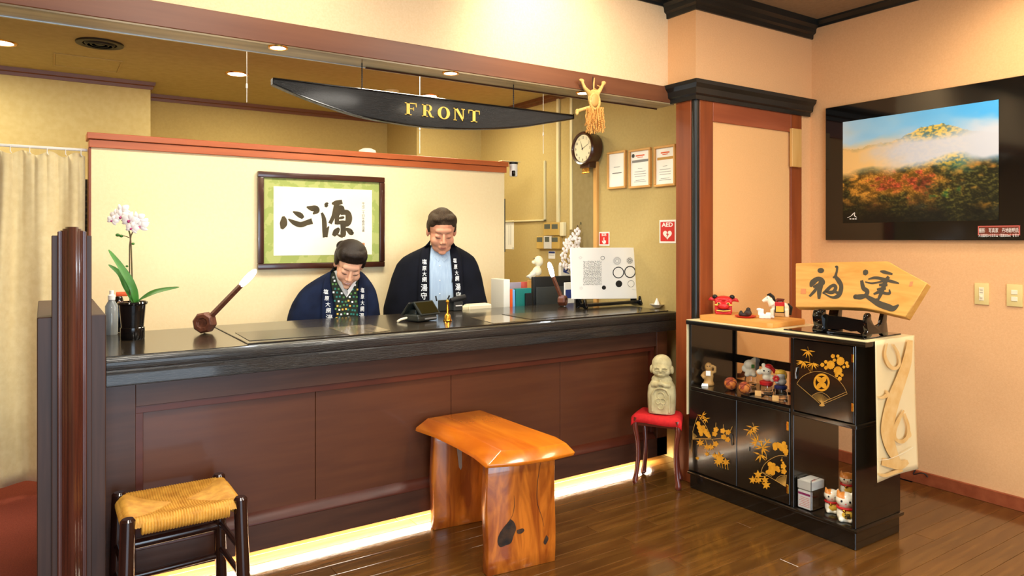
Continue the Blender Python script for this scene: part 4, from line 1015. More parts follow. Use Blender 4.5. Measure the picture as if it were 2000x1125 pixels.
for j in range(ny+1):
    for i in range(nx+1):
        u = sin(pi/2*(2*i/nx-1)*.999) if False else 2*i/nx-1; v = 2*j/ny-1
        p = seatp(u, v, True)
        # corners step in where the posts stand
        cu, cv = max(0, abs(u)-.86)/.14, max(0, abs(v)-.84)/.16
        vs_.append(p)
b = B(); F_ = []
for j in range(ny):
    for i in range(nx):
        u, v = abs(2*(i+.5)/nx-1), abs(2*(j+.5)/ny-1)
        if u > .885 and v > .87: continue
        F_.append((j*(nx+1)+i, j*(nx+1)+i+1, (j+1)*(nx+1)+i+1, (j+1)*(nx+1)+i))
b.add(vs_, F_); b.build('woven_seat', 'rush', t, smooth=60)
# rolled edge under the weave on each side, ridged like the strands
for (p, q_) in (((x0+.05, y0+.018), (x1-.05, y0+.018)), ((x0+.05, y1-.018), (x1-.05, y1-.018)), ((x0+.018, y0+.05), (x0+.018, y1-.05)), ((x1-.018, y0+.05), (x1-.018, y1-.05))):
    a = Vector((*p, .392)); c = Vector((*q_, .392)); n_ = int((c-a).length/.0031)
    B().tube([a+(c-a)*(k/n_) for k in range(n_+1)], [.022+.0034*abs(sin(k*pi/3)) for k in range(n_+1)], 14).build('rolled_edge', 'rush', t)
# live-edge bench
t = thing('live_edge_bench', 'glossy orange live edge wooden bench on two plank legs', 'bench', (1.65, 2.68, 0))
def slabring(pts, z): return [Vector((x, y, z)) for x, y in pts]
bot = [(1.452, 3.005), (1.475, 2.85), (1.478, 2.66), (1.470, 2.50), (1.445, 2.36), (1.56, 2.315), (1.70, 2.295), (1.835, 2.30), (1.855, 2.40), (1.84, 2.6), (1.83, 2.8), (1.82, 3.012), (1.65, 3.015)]
mid = [(1.458, 3.01), (1.483, 2.85), (1.487, 2.66), (1.480, 2.50), (1.450, 2.352), (1.56, 2.31), (1.70, 2.29), (1.84, 2.295), (1.86, 2.40), (1.845, 2.6), (1.835, 2.8), (1.825, 3.015), (1.65, 3.018)]
top = [(1.52, 3.01), (1.535, 2.85), (1.54, 2.66), (1.535, 2.50), (1.53, 2.385), (1.60, 2.345), (1.70, 2.33), (1.815, 2.325), (1.835, 2.42), (1.825, 2.6), (1.818, 2.8), (1.81, 3.01), (1.65, 3.014)]
B().loft([slabring(bot, .452), slabring(mid, .466), slabring(top, .502)]).build('seat_slab', 'bench_top', t, .004, smooth=50, seg=2)
def legb(p, q_, th, name, z1, tw=0, lbl=None):
    p = Vector((*p, 0)); q_ = Vector((*q_, 0)); d = (q_-p).normalized(); nn = Vector((-d.y, d.x, 0)); rings = []
    N = 9
    for k in range(N):
        z = z1*k/(N-1); wob = .0035*sin(k*.9+tw); w2 = .003*sin(k*.8+tw*2)
        a = p+d*wob; c = q_+d*w2
        rings.append([Vector((*(a+v).xy, z)) for v in (Vector((0, 0, 0)),)]+[Vector((*c.xy, z)), Vector((*(c+nn*th).xy, z)), Vector((*(a+nn*th).xy, z))])
    return B().loft(rings).build(name, 'bench_wood', t, .003, smooth=50)
legb((1.478, 2.402), (1.79, 2.366), .052, 'leg', .452, 0)
legb((1.508, 2.925), (1.775, 2.893), .05, 'leg', .452, 1)
# knot hollow, scar and bracket
dn = Vector((.116, .993, 0))
def onleg(px, py):
    v = ray(px, py); P0 = Vector((1.478, 2.402, 0)); d = Vector((1.79-1.478, 2.366-2.402, 0)).normalized(); nn = Vector((-d.y, d.x, 0))
    o_ = Vector((0, 0, EYE)); k = (P0-o_).dot(nn)/v.dot(nn); return o_+v*k-nn*.0012
b = B(); poly(b, [(780+x/3.083, 760+y/3.083) for x, y in cr(((668, 782), (690, 800), (702, 840), (688, 880), (672, 925), (640, 940), (605, 950), (590, 915), (602, 870), (625, 835), (650, 805), (668, 783)), 5)[:-1]], onleg)
b.build('knot_hollow', 'knot', t, smooth=0)
b = B(); poly(b, [(780+x/3.083, 760+y/3.083) for x, y in cr(((885, 878), (897, 900), (880, 935), (868, 925), (872, 905), (884, 879)), 4)[:-1]], onleg)
poly(b, [(780+x/3.083, 760+y/3.083) for x, y in cr(((705, 850), (740, 838), (752, 850), (735, 868), (712, 870), (705, 852)), 4)[:-1]], onleg)
b.build('bark_scar', 'knot', t, smooth=0)
b = B(); stroke(b, [(780+x/3.083, 760+y/3.083, w_) for x, y, w_ in ((850, 440, .5), (832, 560, 1), (830, 680, .9), (858, 770, .7), (870, 830, .4))], onleg)
stroke(b, [(780+x/3.083, 760+y/3.083, w_) for x, y, w_ in ((690, 640, .3), (692, 700, .9), (680, 760, .6), (655, 800, .4))], onleg); b.build('grain_crack', 'knot', t, smooth=0)
a = oz(904, 885, .44); B().prism([Vector((1.60, 2.885, .452)), Vector((1.632, 2.88, .452)), Vector((1.634, 2.88, .285)), Vector((1.627, 2.88, .272)), Vector((1.618, 2.88, .285))], (0, .004, 0)).build('metal_bracket', 'aluminium', t, .001)
# red cloth stool
t = thing('cabriole_stool', 'small reddish wooden stool with curved legs beside the black cabinet', 'stool', (2.84, 2.80, 0))
L4 = [Vector((2.728, 2.872, 0)), Vector((2.846, 2.672, 0)), Vector((2.962, 2.772, 0)), Vector((2.872, 2.955, 0))]
cm_ = sum(L4, Vector())/4
for p in L4:
    d = (p-cm_).normalized()
    q_ = cr([(0, .012), (.004, .022), (-.006, .07), (-.014, .15), (-.010, .24), (.004, .32), (-.004, .367)], 4)
    rad = [.019-.006*min(1, z/.05)+.006*max(0, (z-.24)/.12) for _, z in q_]
    B().tube([p+d*o_+Vector((0, 0, z)) for o_, z in q_], rad, 12).build('leg', 'stool_red', t)
for i in range(4):
    a, c = L4[i], L4[(i+1) % 4]; m2 = (a+c)/2
    B().obox((m2.x, m2.y, .348), (c-a), (c-a).cross(Vector((0, 0, 1))), (0, 0, 1), (c-a).length/2-.014, .008, .022).build('apron', 'stool_red', t, .001)
seat = [cm_+(p-cm_)*1.1 for p in L4]
B().prism([Vector((p.x, p.y, .370)) for p in seat], (0, 0, .012)).build('seat_board', 'stool_red', t, .002)
# cloth
def clothp(u, v, k=1.2):
    a, b_, c, d = [cm_+(p-cm_)*k for p in L4]  # 0 left-back? order: FL, FR, BR, BL
    p = (a*(1-u)+b_*u)*(1-v)+(d*(1-u)+c*u)*v
    e = min(u, 1-u, v, 1-v); drop = 0
    eu, ev = min(u, 1-u), min(v, 1-v)
    du = max(0, .10-eu)/.10; dv = max(0, .07-ev)/.07
    if u < .12 or u > .88: drop += .020*du*du
    if v < .10: drop += .042*dv*dv
    if v > .9: drop += .01*dv*dv
    z = .3835+.003*sin(u*7+v*3)-drop
    return Vector((p.x, p.y, z))
n_ = 40; vs_ = [clothp(i/n_, j/n_) for j in range(n_+1) for i in range(n_+1)]
b = B(); b.add(vs_, [(j*(n_+1)+i, j*(n_+1)+i+1, (j+1)*(n_+1)+i+1, (j+1)*(n_+1)+i) for j in range(n_) for i in range(n_)])
o = tag(b.build('stool_cloth', 'red_cloth', smooth=80), 'bright red cloth spread over the curved leg stool', 'cloth')
md = o.modifiers.new('thick', 'SOLIDIFY'); md.thickness = .004; md.offset = 1
# stone jizo
c = Vector((2.856, 2.80, .391)); T = frame(c, atan2(-2.825, 2.815)-.12, 1.04)
t = thing('stone_statue', 'pale stone child monk statue praying on the red cloth stool', 'statue', c)
def srings(spec, n=28, pw=.62):
    out = []
    for z, hx, hy, ox_, oy_ in spec:
        r = []
        for k in range(n):
            a_ = 2*pi*k/n; ca, sa = cos(a_), sin(a_)
            r.append(Vector((ox_+hx*abs(ca)**pw*(1 if ca >= 0 else -1), oy_+hy*abs(sa)**pw*(1 if sa >= 0 else -1), z)))
        out.append(r)
    return out
organic('body', [('l', srings([(0, .070, .05, 0, 0), (.05, .073, .053, 0, 0), (.10, .074, .052, 0, 0), (.14, .070, .048, 0, 0), (.165, .056, .04, 0, 0), (.18, .034, .03, 0, 0)])), ('e', (0, 0, .175), (.055, .04, .03)),
    ('e', (.0, -.006, .232), (.050, .050, .050)), ('e', (0, .004, .258), (.053, .050, .050)), ('e', (-.027, -.03, .222), (.020, .020, .020)), ('e', (.027, -.03, .222), (.020, .020, .020)), ('e', (0, -.03, .208), (.026, .024, .016)),
    ('e', (-.054, .0, .228), (.010, .014, .022)), ('e', (.054, .0, .228), (.010, .014, .022)), ('e', (0, -.056, .230), (.008, .010, .010)), ('t', [(-.034, -.050, .238), (-.02, -.055, .247), (-.006, -.057, .243)], [.0035, .004, .0035]), ('t', [(.006, -.057, .243), (.02, -.055, .247), (.034, -.050, .238)], [.0035, .004, .0035]),
    ('t', [(-.045, -.035, .15), (-.02, -.052, .155), (-.003, -.058, .165)], [.014, .012, .009]), ('t', [(.045, -.035, .15), (.02, -.052, .155), (.003, -.058, .165)], [.014, .012, .009]), ('t', [(0, -.056, .155), (0, -.058, .182)], [.010, .006]),
    ('t', [(-.045, -.05, .01), (-.045, -.052, .1), (-.03, -.054, .13), (0, -.055, .14), (.03, -.054, .13), (.045, -.052, .1), (.045, -.05, .01)], [.005]*7)], 'stone', t, voxel=.0035, smooth=2, T=T)
b = B(T)
for s_ in (-1, 1): b.tube([(s_*.033, -.0500, .233), (s_*.022, -.0555, .229), (s_*.011, -.056, .232)], .0022, 6)
b.tube([(-.012, -.058, .212), (0, -.060, .209), (.012, -.058, .212)], .0022, 6)
b.build('face_lines', 'stone', t)
b = B(T)
for x, z, r in ((0, .10, .018), (-.012, .07, .014), (.012, .07, .014), (0, .045, .016)):
    b.tube([(x+r*cos(2*pi*k/14), -.0535, z+r*sin(2*pi*k/14)) for k in range(15)], .003, 6)
b.build('carved_relief', 'stone', t)
# ================================================================== BLACK LACQUER CABINET
XK, XKB, YN, YFK = 2.925, 3.29, 1.72, 2.668     # front, back, near end, far end
def kz(px, py): return ox(px, py, XK).z
def ky(px): return ox(px, 800, XK).y
t = thing('lacquer_cabinet', 'black lacquered cabinet with gold painted doors and open shelves', 'cabinet', (3.1, 2.2, 0))
tt = .018; ZK = .911; zs = .555; zb0 = .088
yd = ky(1547); ym_ = ky(1440)
B().box(XK+.006, XKB, YN+.004, YFK-.004, 0, .084).build('plinth', 'lacquer', t, .003)
B().box(XK-.012, XKB+.012, YN-.012, YFK, .080, .096).build('plinth_moulding', 'lacquer', t, .005, seg=2)
B().box(XK, XKB, YN, YN+tt, .096, ZK-.02).build('side_panel', 'lacquer', t, .002)
B().box(XK, XKB, YFK-tt, YFK, .096, ZK-.02).build('side_panel', 'lacquer', t, .002)
B().box(XK, XKB, yd-tt/2, yd+tt/2, .096, ZK-.02).build('divider', 'lacquer', t, .002)
B().box(XK-.004, XKB, yd+tt/2, YFK-tt, zs-.018, zs).build('shelf', 'lacquer', t, .002)
B().box(XK-.012, XKB+.004, YN-.01, yd-tt/2, zs-.026, zs-.008).build('shelf', 'lacquer', t, .003)
B().box(XK-.020, XKB+.008, YN-.055, YFK+.002, ZK-.022, ZK).build('top_board', 'lacquer', t, .004, seg=2)
zr1 = ox(1440, 691, XKB).z; zr0 = ox(1440, 703, XKB).z
B().box(XKB-.018, XKB, yd+tt/2, YFK-tt, zr0-.01, zr1).build('back_rail', 'lacquer', t, .002)
B().box(XKB-.012, XKB, ox(1440, 700, XKB).y, YFK-tt, zs, ZK-.02).build('back_panel', 'lacquer', t, 0)
B().box(XKB-.012, XKB, yd+tt/2, YFK-tt, .096, zs-.018).build('back_panel', 'lacquer', t, 0)
B().box(XKB-.012, XKB, YN+tt, yd-tt/2, zs, ZK-.02).build('back_panel', 'lacquer', t, 0)
def door(ya, yb2, za, zb2, nm='door'):
    return B().box(XK-.004, XK+.014, ya, yb2, za, zb2).build(nm, 'lacquer', t, .002)
d1 = door(YN+tt*.4, yd-tt/2-.002, zs-.004, ZK-.026)
d2 = door(ym_+.0015, YFK-tt*.5, .1, zs-.02)
d3 = door(yd+tt/2+.001, ym_-.0015, .1, zs-.02)
XG = XK-.0052
g5 = lambda x, y: ox(1540+x/7.033, 660+y/7.033, XG); g6 = lambda x, y: ox(1340+x/5.919, 790+y/5.919, XG)
def leafcl(b, fn, x, y, s, angs, w_=.12):
    for a_ in angs:
        a_ = radians(a_); poly_ = []
        ex, ey = x+s*cos(a_), y+s*sin(a_); nx_, ny_ = -sin(a_)*s*w_, cos(a_)*s*w_
        mx, my = x+s*.4*cos(a_), y+s*.4*sin(a_)
        poly(b, [(x, y), (mx+nx_, my+ny_), (ex, ey), (mx-nx_, my-ny_)], fn)
def flower5(b, fn, x, y, r, n=5, rot=0):
    for k in range(n):
        a_ = 2*pi*k/n+rot; disc(b, x+r*.6*cos(a_), y+r*.6*sin(a_), r*.42, r*.42, fn, 10)
    disc(b, x, y, r*.4, r*.4, fn, 8)
def chrys(b, fn, x, y, rx, ry, n=14):
    pts = []
    for k in range(n*4):
        a_ = 2*pi*k/(n*4); m_ = .86+.14*abs(sin(a_*n/2)); pts.append((x+rx*m_*cos(a_), y+ry*m_*sin(a_)))
    poly(b, pts, fn)
def lines(b, fn, segs, w_):
    for s_ in segs: stroke(b, [(x, y, w_) for x, y in s_], fn, 5)
# door 1: fan with crest, bamboo, chrysanthemums
b = B()
leafcl(b, g5, 265, 175, 105, (-172, 8, 50, 76, 105, 135), .1)
leafcl(b, g5, 205, 325, 105, (-172, 10, 60, 78, 108, 150, 165), .1); leafcl(b, g5, 335, 345, 100, (20, 60, 100, 140, 160, 35), .1)
chrys(b, g5, 580, 370, 58, 62); chrys(b, g5, 715, 320, 58, 62); chrys(b, g5, 680, 450, 62, 62)
for x, y, r in ((465, 370, 30), (512, 328, 26), (515, 410, 28), (610, 250, 30), (678, 250, 24), (630, 305, 24), (800, 345, 26), (812, 388, 26), (760, 400, 22), (705, 560, 30), (660, 515, 26), (735, 510, 24)): chrys(b, g5, x, y, r, r, 5)
lines(b, g5, [[(265, 120), (290, 290), (300, 460)], [(270, 420), (305, 470)], [(350, 330), (320, 460)]], 3)
b.build('gold_plants', 'gold_paint', d1, smooth=0)
b = B()
lines(b, g5, [[(115, 625), (180, 540), (290, 480), (410, 462), (540, 490), (670, 565), (760, 670), (805, 765)], [(115, 630), (430, 900)], [(800, 740), (450, 895)], [(808, 768), (485, 905)]], 5)
lines(b, g5, [[(320, 795), (380, 760), (450, 750), (520, 780), (575, 835)]], 5)
for k in range(17):
    a_ = k/16; ex, ey = 325+250*a_, 800-52*sin(pi*min(1, a_*1.15)**.9)+35*a_; lines(b, g5, [[(462, 900), (ex, ey)]], 3.2)
disc(b, 460, 925, 38, 16, g5); disc(b, 465, 905, 22, 14, g5)
b.build('gold_fan', 'gold_line', d1, smooth=0)
b = B(); 
n = 30
for k in range(n):
    a0, a1 = 2*pi*k/n, 2*pi*(k+1)/n; poly(b, [(455+112*cos(a0), 612+124*sin(a0)), (455+112*cos(a1), 612+124*sin(a1)), (455+84*cos(a1), 612+94*sin(a1)), (455+84*cos(a0), 612+94*sin(a0))], g5)
for a_ in (52, 128, 232, 308):
    a_ = radians(a_); disc(b, 455+46*cos(a_), 612+50*sin(a_), 44, 34, g5, rot=a_)
disc(b, 455, 612, 30, 30, g5)
b.build('gold_crest', 'gold_paint', d1, smooth=0)
a = g5(880, 220); c = g5(905, 330)
for y0_, y1_ in ((220, 340), (895, 1015)):
    a = g5(862, y0_); c = g5(893, y1_); B().box(XK-.0065, XK-.003, min(a.y, c.y), max(a.y, c.y), c.z, a.z).build('hinge', 'brass', d1, .001)
b = B(); b.tube([g5(120, 405)-Vector((.004, 0, 0)), g5(112, 480)-Vector((.009, 0, 0)), g5(108, 552)-Vector((.004, 0, 0))], [.0045, .0032, .0052], 10); b.build('handle', 'chrome', d1)
# door 2 (far lower door)
b = B()
leafcl(b, g6, 185, 130, 62, (-170, -30, 30, 60, 120, -60), .12); leafcl(b, g6, 225, 165, 55, (-170, -10, 60, 90, 130), .12)
for x, y, r in ((140, 220, 26), (155, 265, 30), (170, 310, 30), (175, 345, 22), (200, 265, 24), (222, 310, 30), (245, 340, 30), (265, 365, 22)): chrys(b, g6, x, y, r, r*1.1, 5)
for x, y in ((345, 290), (330, 340), (425, 305), (485, 320), (433, 375), (480, 405), (342, 455)): flower5(b, g6, x, y, 32)
for x, y, s_ in ((165, 440, 50), (245, 490, 48), (290, 490, 44), (240, 570, 34), (330, 590, 40), (385, 600, 60), (365, 660, 50), (395, 640, 60), (460, 665, 50), (130, 620, 26)): leafcl(b, g6, x, y, s_, (-100, -30, 20, 60, 100, 150, 200), .2)
for x in (350, 380, 410, 440, 470): lines(b, g6, [[(x, 640), (x+16, 720+.3*(x-350))]], 4)
b.build('gold_plants', 'gold_paint', d2, smooth=0)
b = B()
lines(b, g6, [[(75, 320), (100, 230), (130, 140)], [(150, 140), (225, 240), (290, 385)], [(75, 405), (240, 405), (400, 392)], [(75, 393), (290, 392)], [(225, 405), (240, 470)], [(300, 400), (330, 450)], [(345, 210), (340, 300)], [(430, 230), (428, 300)], [(535, 255), (490, 330), (400, 390)], [(70, 410), (68, 550)]], 5)
for k in range(6): lines(b, g6, [[(75, 403), (78+10*k, 320+9*k)]], 4)
b.build('gold_fan', 'gold_line', d2, smooth=0)
B().tube([g6(530, 345)-Vector((.004, 0, 0)), g6(535, 410)-Vector((.008, 0, 0)), g6(540, 470)-Vector((.004, 0, 0))], [.003, .0025, .003], 8).build('handle', 'dark_grey', d2)
a = g6(2, 500); 
# door 3 (near lower door)
b = B()
leafcl(b, g6, 770, 265, 80, (-165, -10, 20, 45, 70, 120), .1); leafcl(b, g6, 735, 300, 75, (-170, 20, 80, 120, 50), .1)
leafcl(b, g6, 820, 430, 90, (-150, -80, 0, 150, 170, 120, -120), .1); leafcl(b, g6, 880, 500, 100, (-100, -50, -10, 30, 60, 90, 200, 170), .09)
leafcl(b, g6, 930, 440, 60, (-50, -110, 0), .12); leafcl(b, g6, 860, 580, 95, (95, 50, 130, 200, 30), .1)
for x, y, r in ((1030, 470, 34), (1030, 505, 28), (1060, 460, 26), (1085, 480, 36), (1110, 510, 34), (1130, 450, 26), (1140, 490, 34), (1150, 540, 34), (1155, 570, 22)): chrys(b, g6, x, y, r, r, 6)
for x, y, r in ((970, 690, 30), (985, 735, 36), (960, 780, 32), (1000, 790, 32), (1020, 740, 34), (1050, 740, 32), (1070, 765, 22), (1010, 700, 26), (940, 780, 22)): chrys(b, g6, x, y, r, r, 6)
for x, y in ((1125, 715), (1130, 775)): flower5(b, g6, x, y, 34)
disc(b, 1105, 645, 12, 12, g6); disc(b, 1120, 672, 14, 14, g6)
for x, y, s_ in ((770, 870, 50), (830, 810, 55), (835, 870, 50), (910, 870, 48), (925, 930, 55)): leafcl(b, g6, x, y, s_, (-90, -20, 30, 80, 130, 200), .25)
b.build('gold_plants', 'gold_paint', d3, smooth=0)
b = B()
lines(b, g6, [[(1165, 598), (1080, 590), (980, 630), (900, 700), (865, 780)], [(865, 780), (1020, 870), (1140, 945)], [(880, 780), (990, 830)], [(870, 835), (940, 825)], [(1110, 610), (1105, 640)], [(770, 210), (830, 400), (920, 560), (925, 640)]], 5)
lines(b, g6, [[(1030, 880), (1070, 835), (1120, 820), (1165, 820)]], 5)
for k in range(13): lines(b, g6, [[(1150, 950), (1035+10.5*k, 875-50*(1-(1-k/12)**2)-2)]], 4)
b.build('gold_fan', 'gold_line', d3, smooth=0)
for y0_, y1_ in ((195, 305), (925, 1035)):
    a = g6(1160, y0_); c = g6(1184, y1_); B().box(XK-.0065, XK-.003, min(a.y, c.y), max(a.y, c.y), c.z, a.z).build('hinge', 'brass', d3, .001)
a = g6(733, 490); c = g6(740, 540); B().box(XK-.0062, XK-.003, c.y-.001, a.y+.002, c.z, a.z).build('keyhole_plate', 'dark_grey', d3, 0)
# runner cloth
r_ = thing('table_runner', 'pale gold patterned runner draped over the black cabinet and hanging at its end', 'cloth', (3.1, 1.66, ZK))
YH = YN-.058
xa5, xb5 = oy(1709, 800, YH).x, XKB+.006
zlow = oy(1712, 941, YH).z; zlow2 = oy(1785, 917, YH).z
B().box(XK-.012, XKB, YH, YFK, ZK+.0003, ZK+.003).build('top_cloth', 'runner', r_, 0)
n_ = 24; vs_ = []
for j in range(n_+1):
    for i in range(n_+1):
        u, v = i/n_, j/n_; zz = ZK+.003+( (zlow*(1-u)+zlow2*u)-ZK)*v
        vs_.append((xa5-.004+(xb5-xa5+.02*v)*u, YH-.004-.006*sin(u*5+v*2)*v-.004*v, zz))
b = B(); b.add(vs_, [(j*(n_+1)+i, j*(n_+1)+i+1, (j+1)*(n_+1)+i+1, (j+1)*(n_+1)+i) for j in range(n_) for i in range(n_)])
o = b.build('hanging_end', 'runner', r_, smooth=80); md = o.modifiers.new('thick', 'SOLIDIFY'); md.thickness = .002; md.offset = 1
B().box(XK-.012, XC-.004, YFK-.001, YFK+.0035, ox(1343, 808, XK).z, ZK+.003).build('hanging_end', 'runner', r_, 0)
YHp = YH-.018
gp = lambda x, y: oy(1320+x/2.446, 640+y/2.446, YHp)
b = B()
stroke(b, [(1120, 60, 24), (1105, 160, 44), (1075, 250, 52), (1045, 330, 60), (1020, 420, 62), (1010, 500, 58), (1030, 580, 50), (1060, 640, 30)], gp)
stroke(b, [(1010, 75, 6), (1000, 130, 12), (1020, 180, 18), (1050, 195, 16), (1070, 170, 12), (1062, 120, 10), (1040, 80, 6)], gp)
stroke(b, [(966, 330, 4), (985, 335, 12), (1010, 320, 20), (1005, 300, 8)], gp)
stroke(b, [(1090, 395, 8), (1065, 440, 18), (1045, 490, 20), (1050, 530, 14), (1080, 545, 18), (1108, 520, 16), (1112, 470, 12), (1092, 410, 10)], gp)
stroke(b, [(1115, 490, 8), (1118, 515, 16), (1110, 525, 6)], gp)
stroke(b, [(985, 640, 34), (1035, 650, 44), (1075, 655, 44), (1110, 640, 20)], gp); stroke(b, [(966, 700, 8), (1000, 706, 16), (1050, 690, 18), (1085, 682, 8)], gp)
b.build('gold_pattern', 'runner_gold', r_, smooth=0)
b = B(); stroke(b, [(962, 632, 3), (1010, 628, 3), (1060, 610, 3), (1100, 590, 3), (1132, 570, 3)], lambda x, y: gp(x, y)+Vector((0, -.002, 0))); b.build('hem_cord', 'cream', r_, smooth=0)
# tray with ornaments
ZTR = ZK+.0032
tr_ = thing('display_tray', 'light wooden board on the cabinet holding the small ornaments', 'tray', (3.1, 2.4, ZTR))
pl = [(2.945, 2.185), (2.945, 2.60), (2.965, 2.625), (3.24, 2.625), (3.265, 2.60), (3.265, 2.20), (3.24, 2.175), (2.965, 2.165)]
B().prism([Vector((x, y, ZTR)) for x, y in pl], (0, 0, .026)).build('board', 'tray_wood', tr_, .004, seg=2)
ZU = ZTR+.026
c = oz(1413, 613, ZU); T = frame(c, s=1.0)
t = thing('lion_mask', 'red lion dance head with flaring ears on the wooden board', 'ornament', c)
organic('head', [('b', (-.045, .045, -.03, .04, .006, .085)), ('e', (0, -.034, .045), (.03, .022, .02)), ('e', (0, 0, .082), (.046, .04, .018)), ('e', (-.022, -.034, .062), (.016, .012, .012)), ('e', (.022, -.034, .062), (.016, .012, .012)), ('t', [(-.045, .0, .08), (-.068, -.005, .082), (-.082, 0, .074)], [.012, .011, .003], .5), ('t', [(.045, .0, .08), (.068, -.005, .078), (.082, 0, .066)], [.012, .011, .003], .5)], 'red', t, voxel=.0035, smooth=3, T=T)
organic('jaw', [('b', (-.042, .042, -.042, .03, .001, .015))], 'red', t, voxel=.003, smooth=2, T=T)
b = B(T); 
for s_ in (-1, 1): b.ell((s_*.024, -.042, .060), (.010, .006, .0065)); b.ell((s_*.034, -.036, .052), (.012, .006, .005))
b.tube([(-.036, -.042, .022), (0, -.050, .020), (.036, -.042, .022)], .003, 8)
b.build('gold_trim', 'gold_letter', t)
b = B(T)
for s_ in (-1, 1): b.ell((s_*.024, -.047, .060), (.0045, .004, .0045)); b.ell((s_*.045, -.006, .094), (.014, .012, .012))
b.tube([(-.03, -.044, .028), (0, -.052, .026), (.03, -.044, .028)], .0022, 8); b.build('black_trim', 'black', t)
c = oz(1456, 620, ZU); t = thing('red_dish', 'flat round red dish between the lion head and the horse', 'dish', c)
B().lathe(c, [(.001, 0), (.04, 0), (.052, .006), (.055, .010), (.05, .010), (.03, .004), (.001, .004)], 32).build('dish_body', 'red', t)
c2 = c+Vector((0, 0, .0045)); T = frame(c2)
t_bf = tag(organic('brown_figurine', [('e', (.012, 0, .018), (.02, .014, .018)), ('e', (.014, 0, .036), (.012, .011, .013)), ('e', (-.022, .0, .012), (.013, .012, .013)), ('e', (-.022, 0, .024), (.008, .008, .008)), ('e', (-.005, 0, .008), (.022, .012, .009))], 'knot', voxel=.003, smooth=2, T=T), 'small dark brown figurine on the round red dish', 'figurine')
c = oz(1494, 622, ZU); T = frame(c)
tag(organic('paper_dog', [('b', (-.028, .028, -.016, .012, .001, .022)), ('b', (-.034, -.006, -.012, .008, .018, .05)), ('t', [(.02, 0, .02), (.045, -.004, .006)], [.011, .006]), ('e', (-.028, -.006, .046), (.014, .010, .008)), ('b', (.005, .03, -.014, .012, .02, .032))], 'white', voxel=.0035, smooth=1, T=T), 'white folded ornament in front of the horse', 'ornament')
c = oz(1512, 619, ZU)+Vector((.03, .0, 0)); T = frame(c)
t = thing('toy_horse', 'cream toy horse with a black mane and red and gold saddle', 'figurine', c)
organic('body', [('e', (.012, 0, .052), (.046, .022, .028)), ('t', [(-.025, 0, .06), (-.04, 0, .085), (-.042, 0, .098)], [.022, .017, .015]), ('t', [(-.04, 0, .099), (-.062, -.006, .086), (-.076, -.008, .078)], [.015, .012, .008]), ('t', [(-.026, -.012, .04), (-.028, -.014, .0)], [.012, .009]), ('t', [(-.022, .014, .04), (-.022, .014, .0)], [.012, .009]), ('t', [(.042, -.012, .04), (.046, -.014, .0)], [.014, .009]), ('t', [(.04, .014, .04), (.042, .014, .0)], [.013, .009])], 'ceramic', t, voxel=.0035, smooth=2, T=T)
b = B(T); b.tube([(-.052, -.002, .112), (-.038, 0, .116), (-.024, .0, .104), (-.018, 0, .082), (-.016, 0, .07)], [.006, .009, .009, .009, .004], 10); b.tube([(.05, 0, .07), (.066, 0, .05), (.062, 0, .01)], [.005, .009, .006], 10); b.build('mane', 'black', t)
b = B(T); b.ell((-.052, -.0145, .098), .0028, None, 8, 6); b.build('eye', 'black', t)
organic('saddle_cloth', [('b', (-.014, .034, -.0265, .026, .022, .078))], ['yellow', 'red', 'black'], t, voxel=.003, smooth=2, T=T, paint=lambda p: 1 if p.z > .056 else (2 if (p.x < -.010 or p.x > .030 or p.z < .026) else 0))
B(T).tube([(-.008, 0, .08), (.0, 0, .088), (.022, 0, .088), (.03, 0, .084)], [.008, .01, .008, .011], 10).build('saddle', 'stool_red', t)
# black plate, stand and the big carved board
q = [(2.955, 1.70), (2.955, 2.10), (3.26, 2.10), (3.26, 1.70)]
bp = tag(B().prism([Vector((x, y, ZTR)) for x, y in q], (0, 0, .006)).build('lacquer_plate', 'black_gloss', bevel=.002), 'thin glossy black plate under the board stand', 'plate')
ZP = ZTR+.0062
st = thing('board_stand', 'black carved stand under the big wooden name board', 'stand', (3.05, 1.95, ZP))
def sfoot(py_, w_):
    prof_ = [(-.085, 0), (-.088, .018), (-.075, .03), (-.082, .05), (-.086, .075), (-.078, .10), (-.062, .108), (-.05, .100), (-.048, .078), (-.03, .056), (.0, .044), (.035, .055), (.072, .15), (.088, .148), (.076, .06), (.085, .02), (.088, 0), (.05, 0), (.035, .012), (-.04, .012), (-.055, 0)]
    return B().prism([Vector((3.06+p, py_-w_/2, ZP+z)) for p, z in prof_], (0, w_, 0)).build('foot', 'black_gloss', st, .003, seg=2)
yl_, yr_ = ox(1597, 620, 2.98).y, ox(1690, 620, 2.98).y
sfoot(yl_, .048); sfoot(yr_, .02)
pts = [(0, .006), (.12, .010), (.22, .022), (.35, .018), (.5, .024), (.65, .018), (.78, .022), (.88, .010), (1, .006), (1, .072), (.8, .074), (.5, .080), (.2, .080), (0, .090)]
B().prism([Vector((3.0, yl_+(yr_-yl_)*u, ZP+z)) for u, z in pts], (.012, 0, 0)).build('cross_panel', 'black_gloss', st, .001)
B().box(2.998, 3.014, yr_, yl_, ZP, ZP+.012).build('lower_rail', 'black_gloss', st, .002)
al = radians(24); NB = Vector((-cos(al), 0, sin(al))); P0 = Vector((3.035, 2.0, 1.0))
fb = lambda x, y: op(1540+x/7.03, 500+y/7.03, P0, NB)
face = [(95, 98), (600, 82), (1185, 72), (1365, 70), (1560, 185), (1900, 368), (1610, 842), (1420, 798), (1250, 757), (1010, 714), (690, 702), (300, 704), (95, 702)]
nb = thing('name_board', 'large wooden board with two brushed characters on a black stand', 'board', fb(900, 750))
o = B().prism([fb(x, y) for x, y in face], -NB*.042).build('board', ['board_wood'], nb, .003)
fbo = lambda x, y: fb(x, y)+NB*.0009
stroke_ = stroke
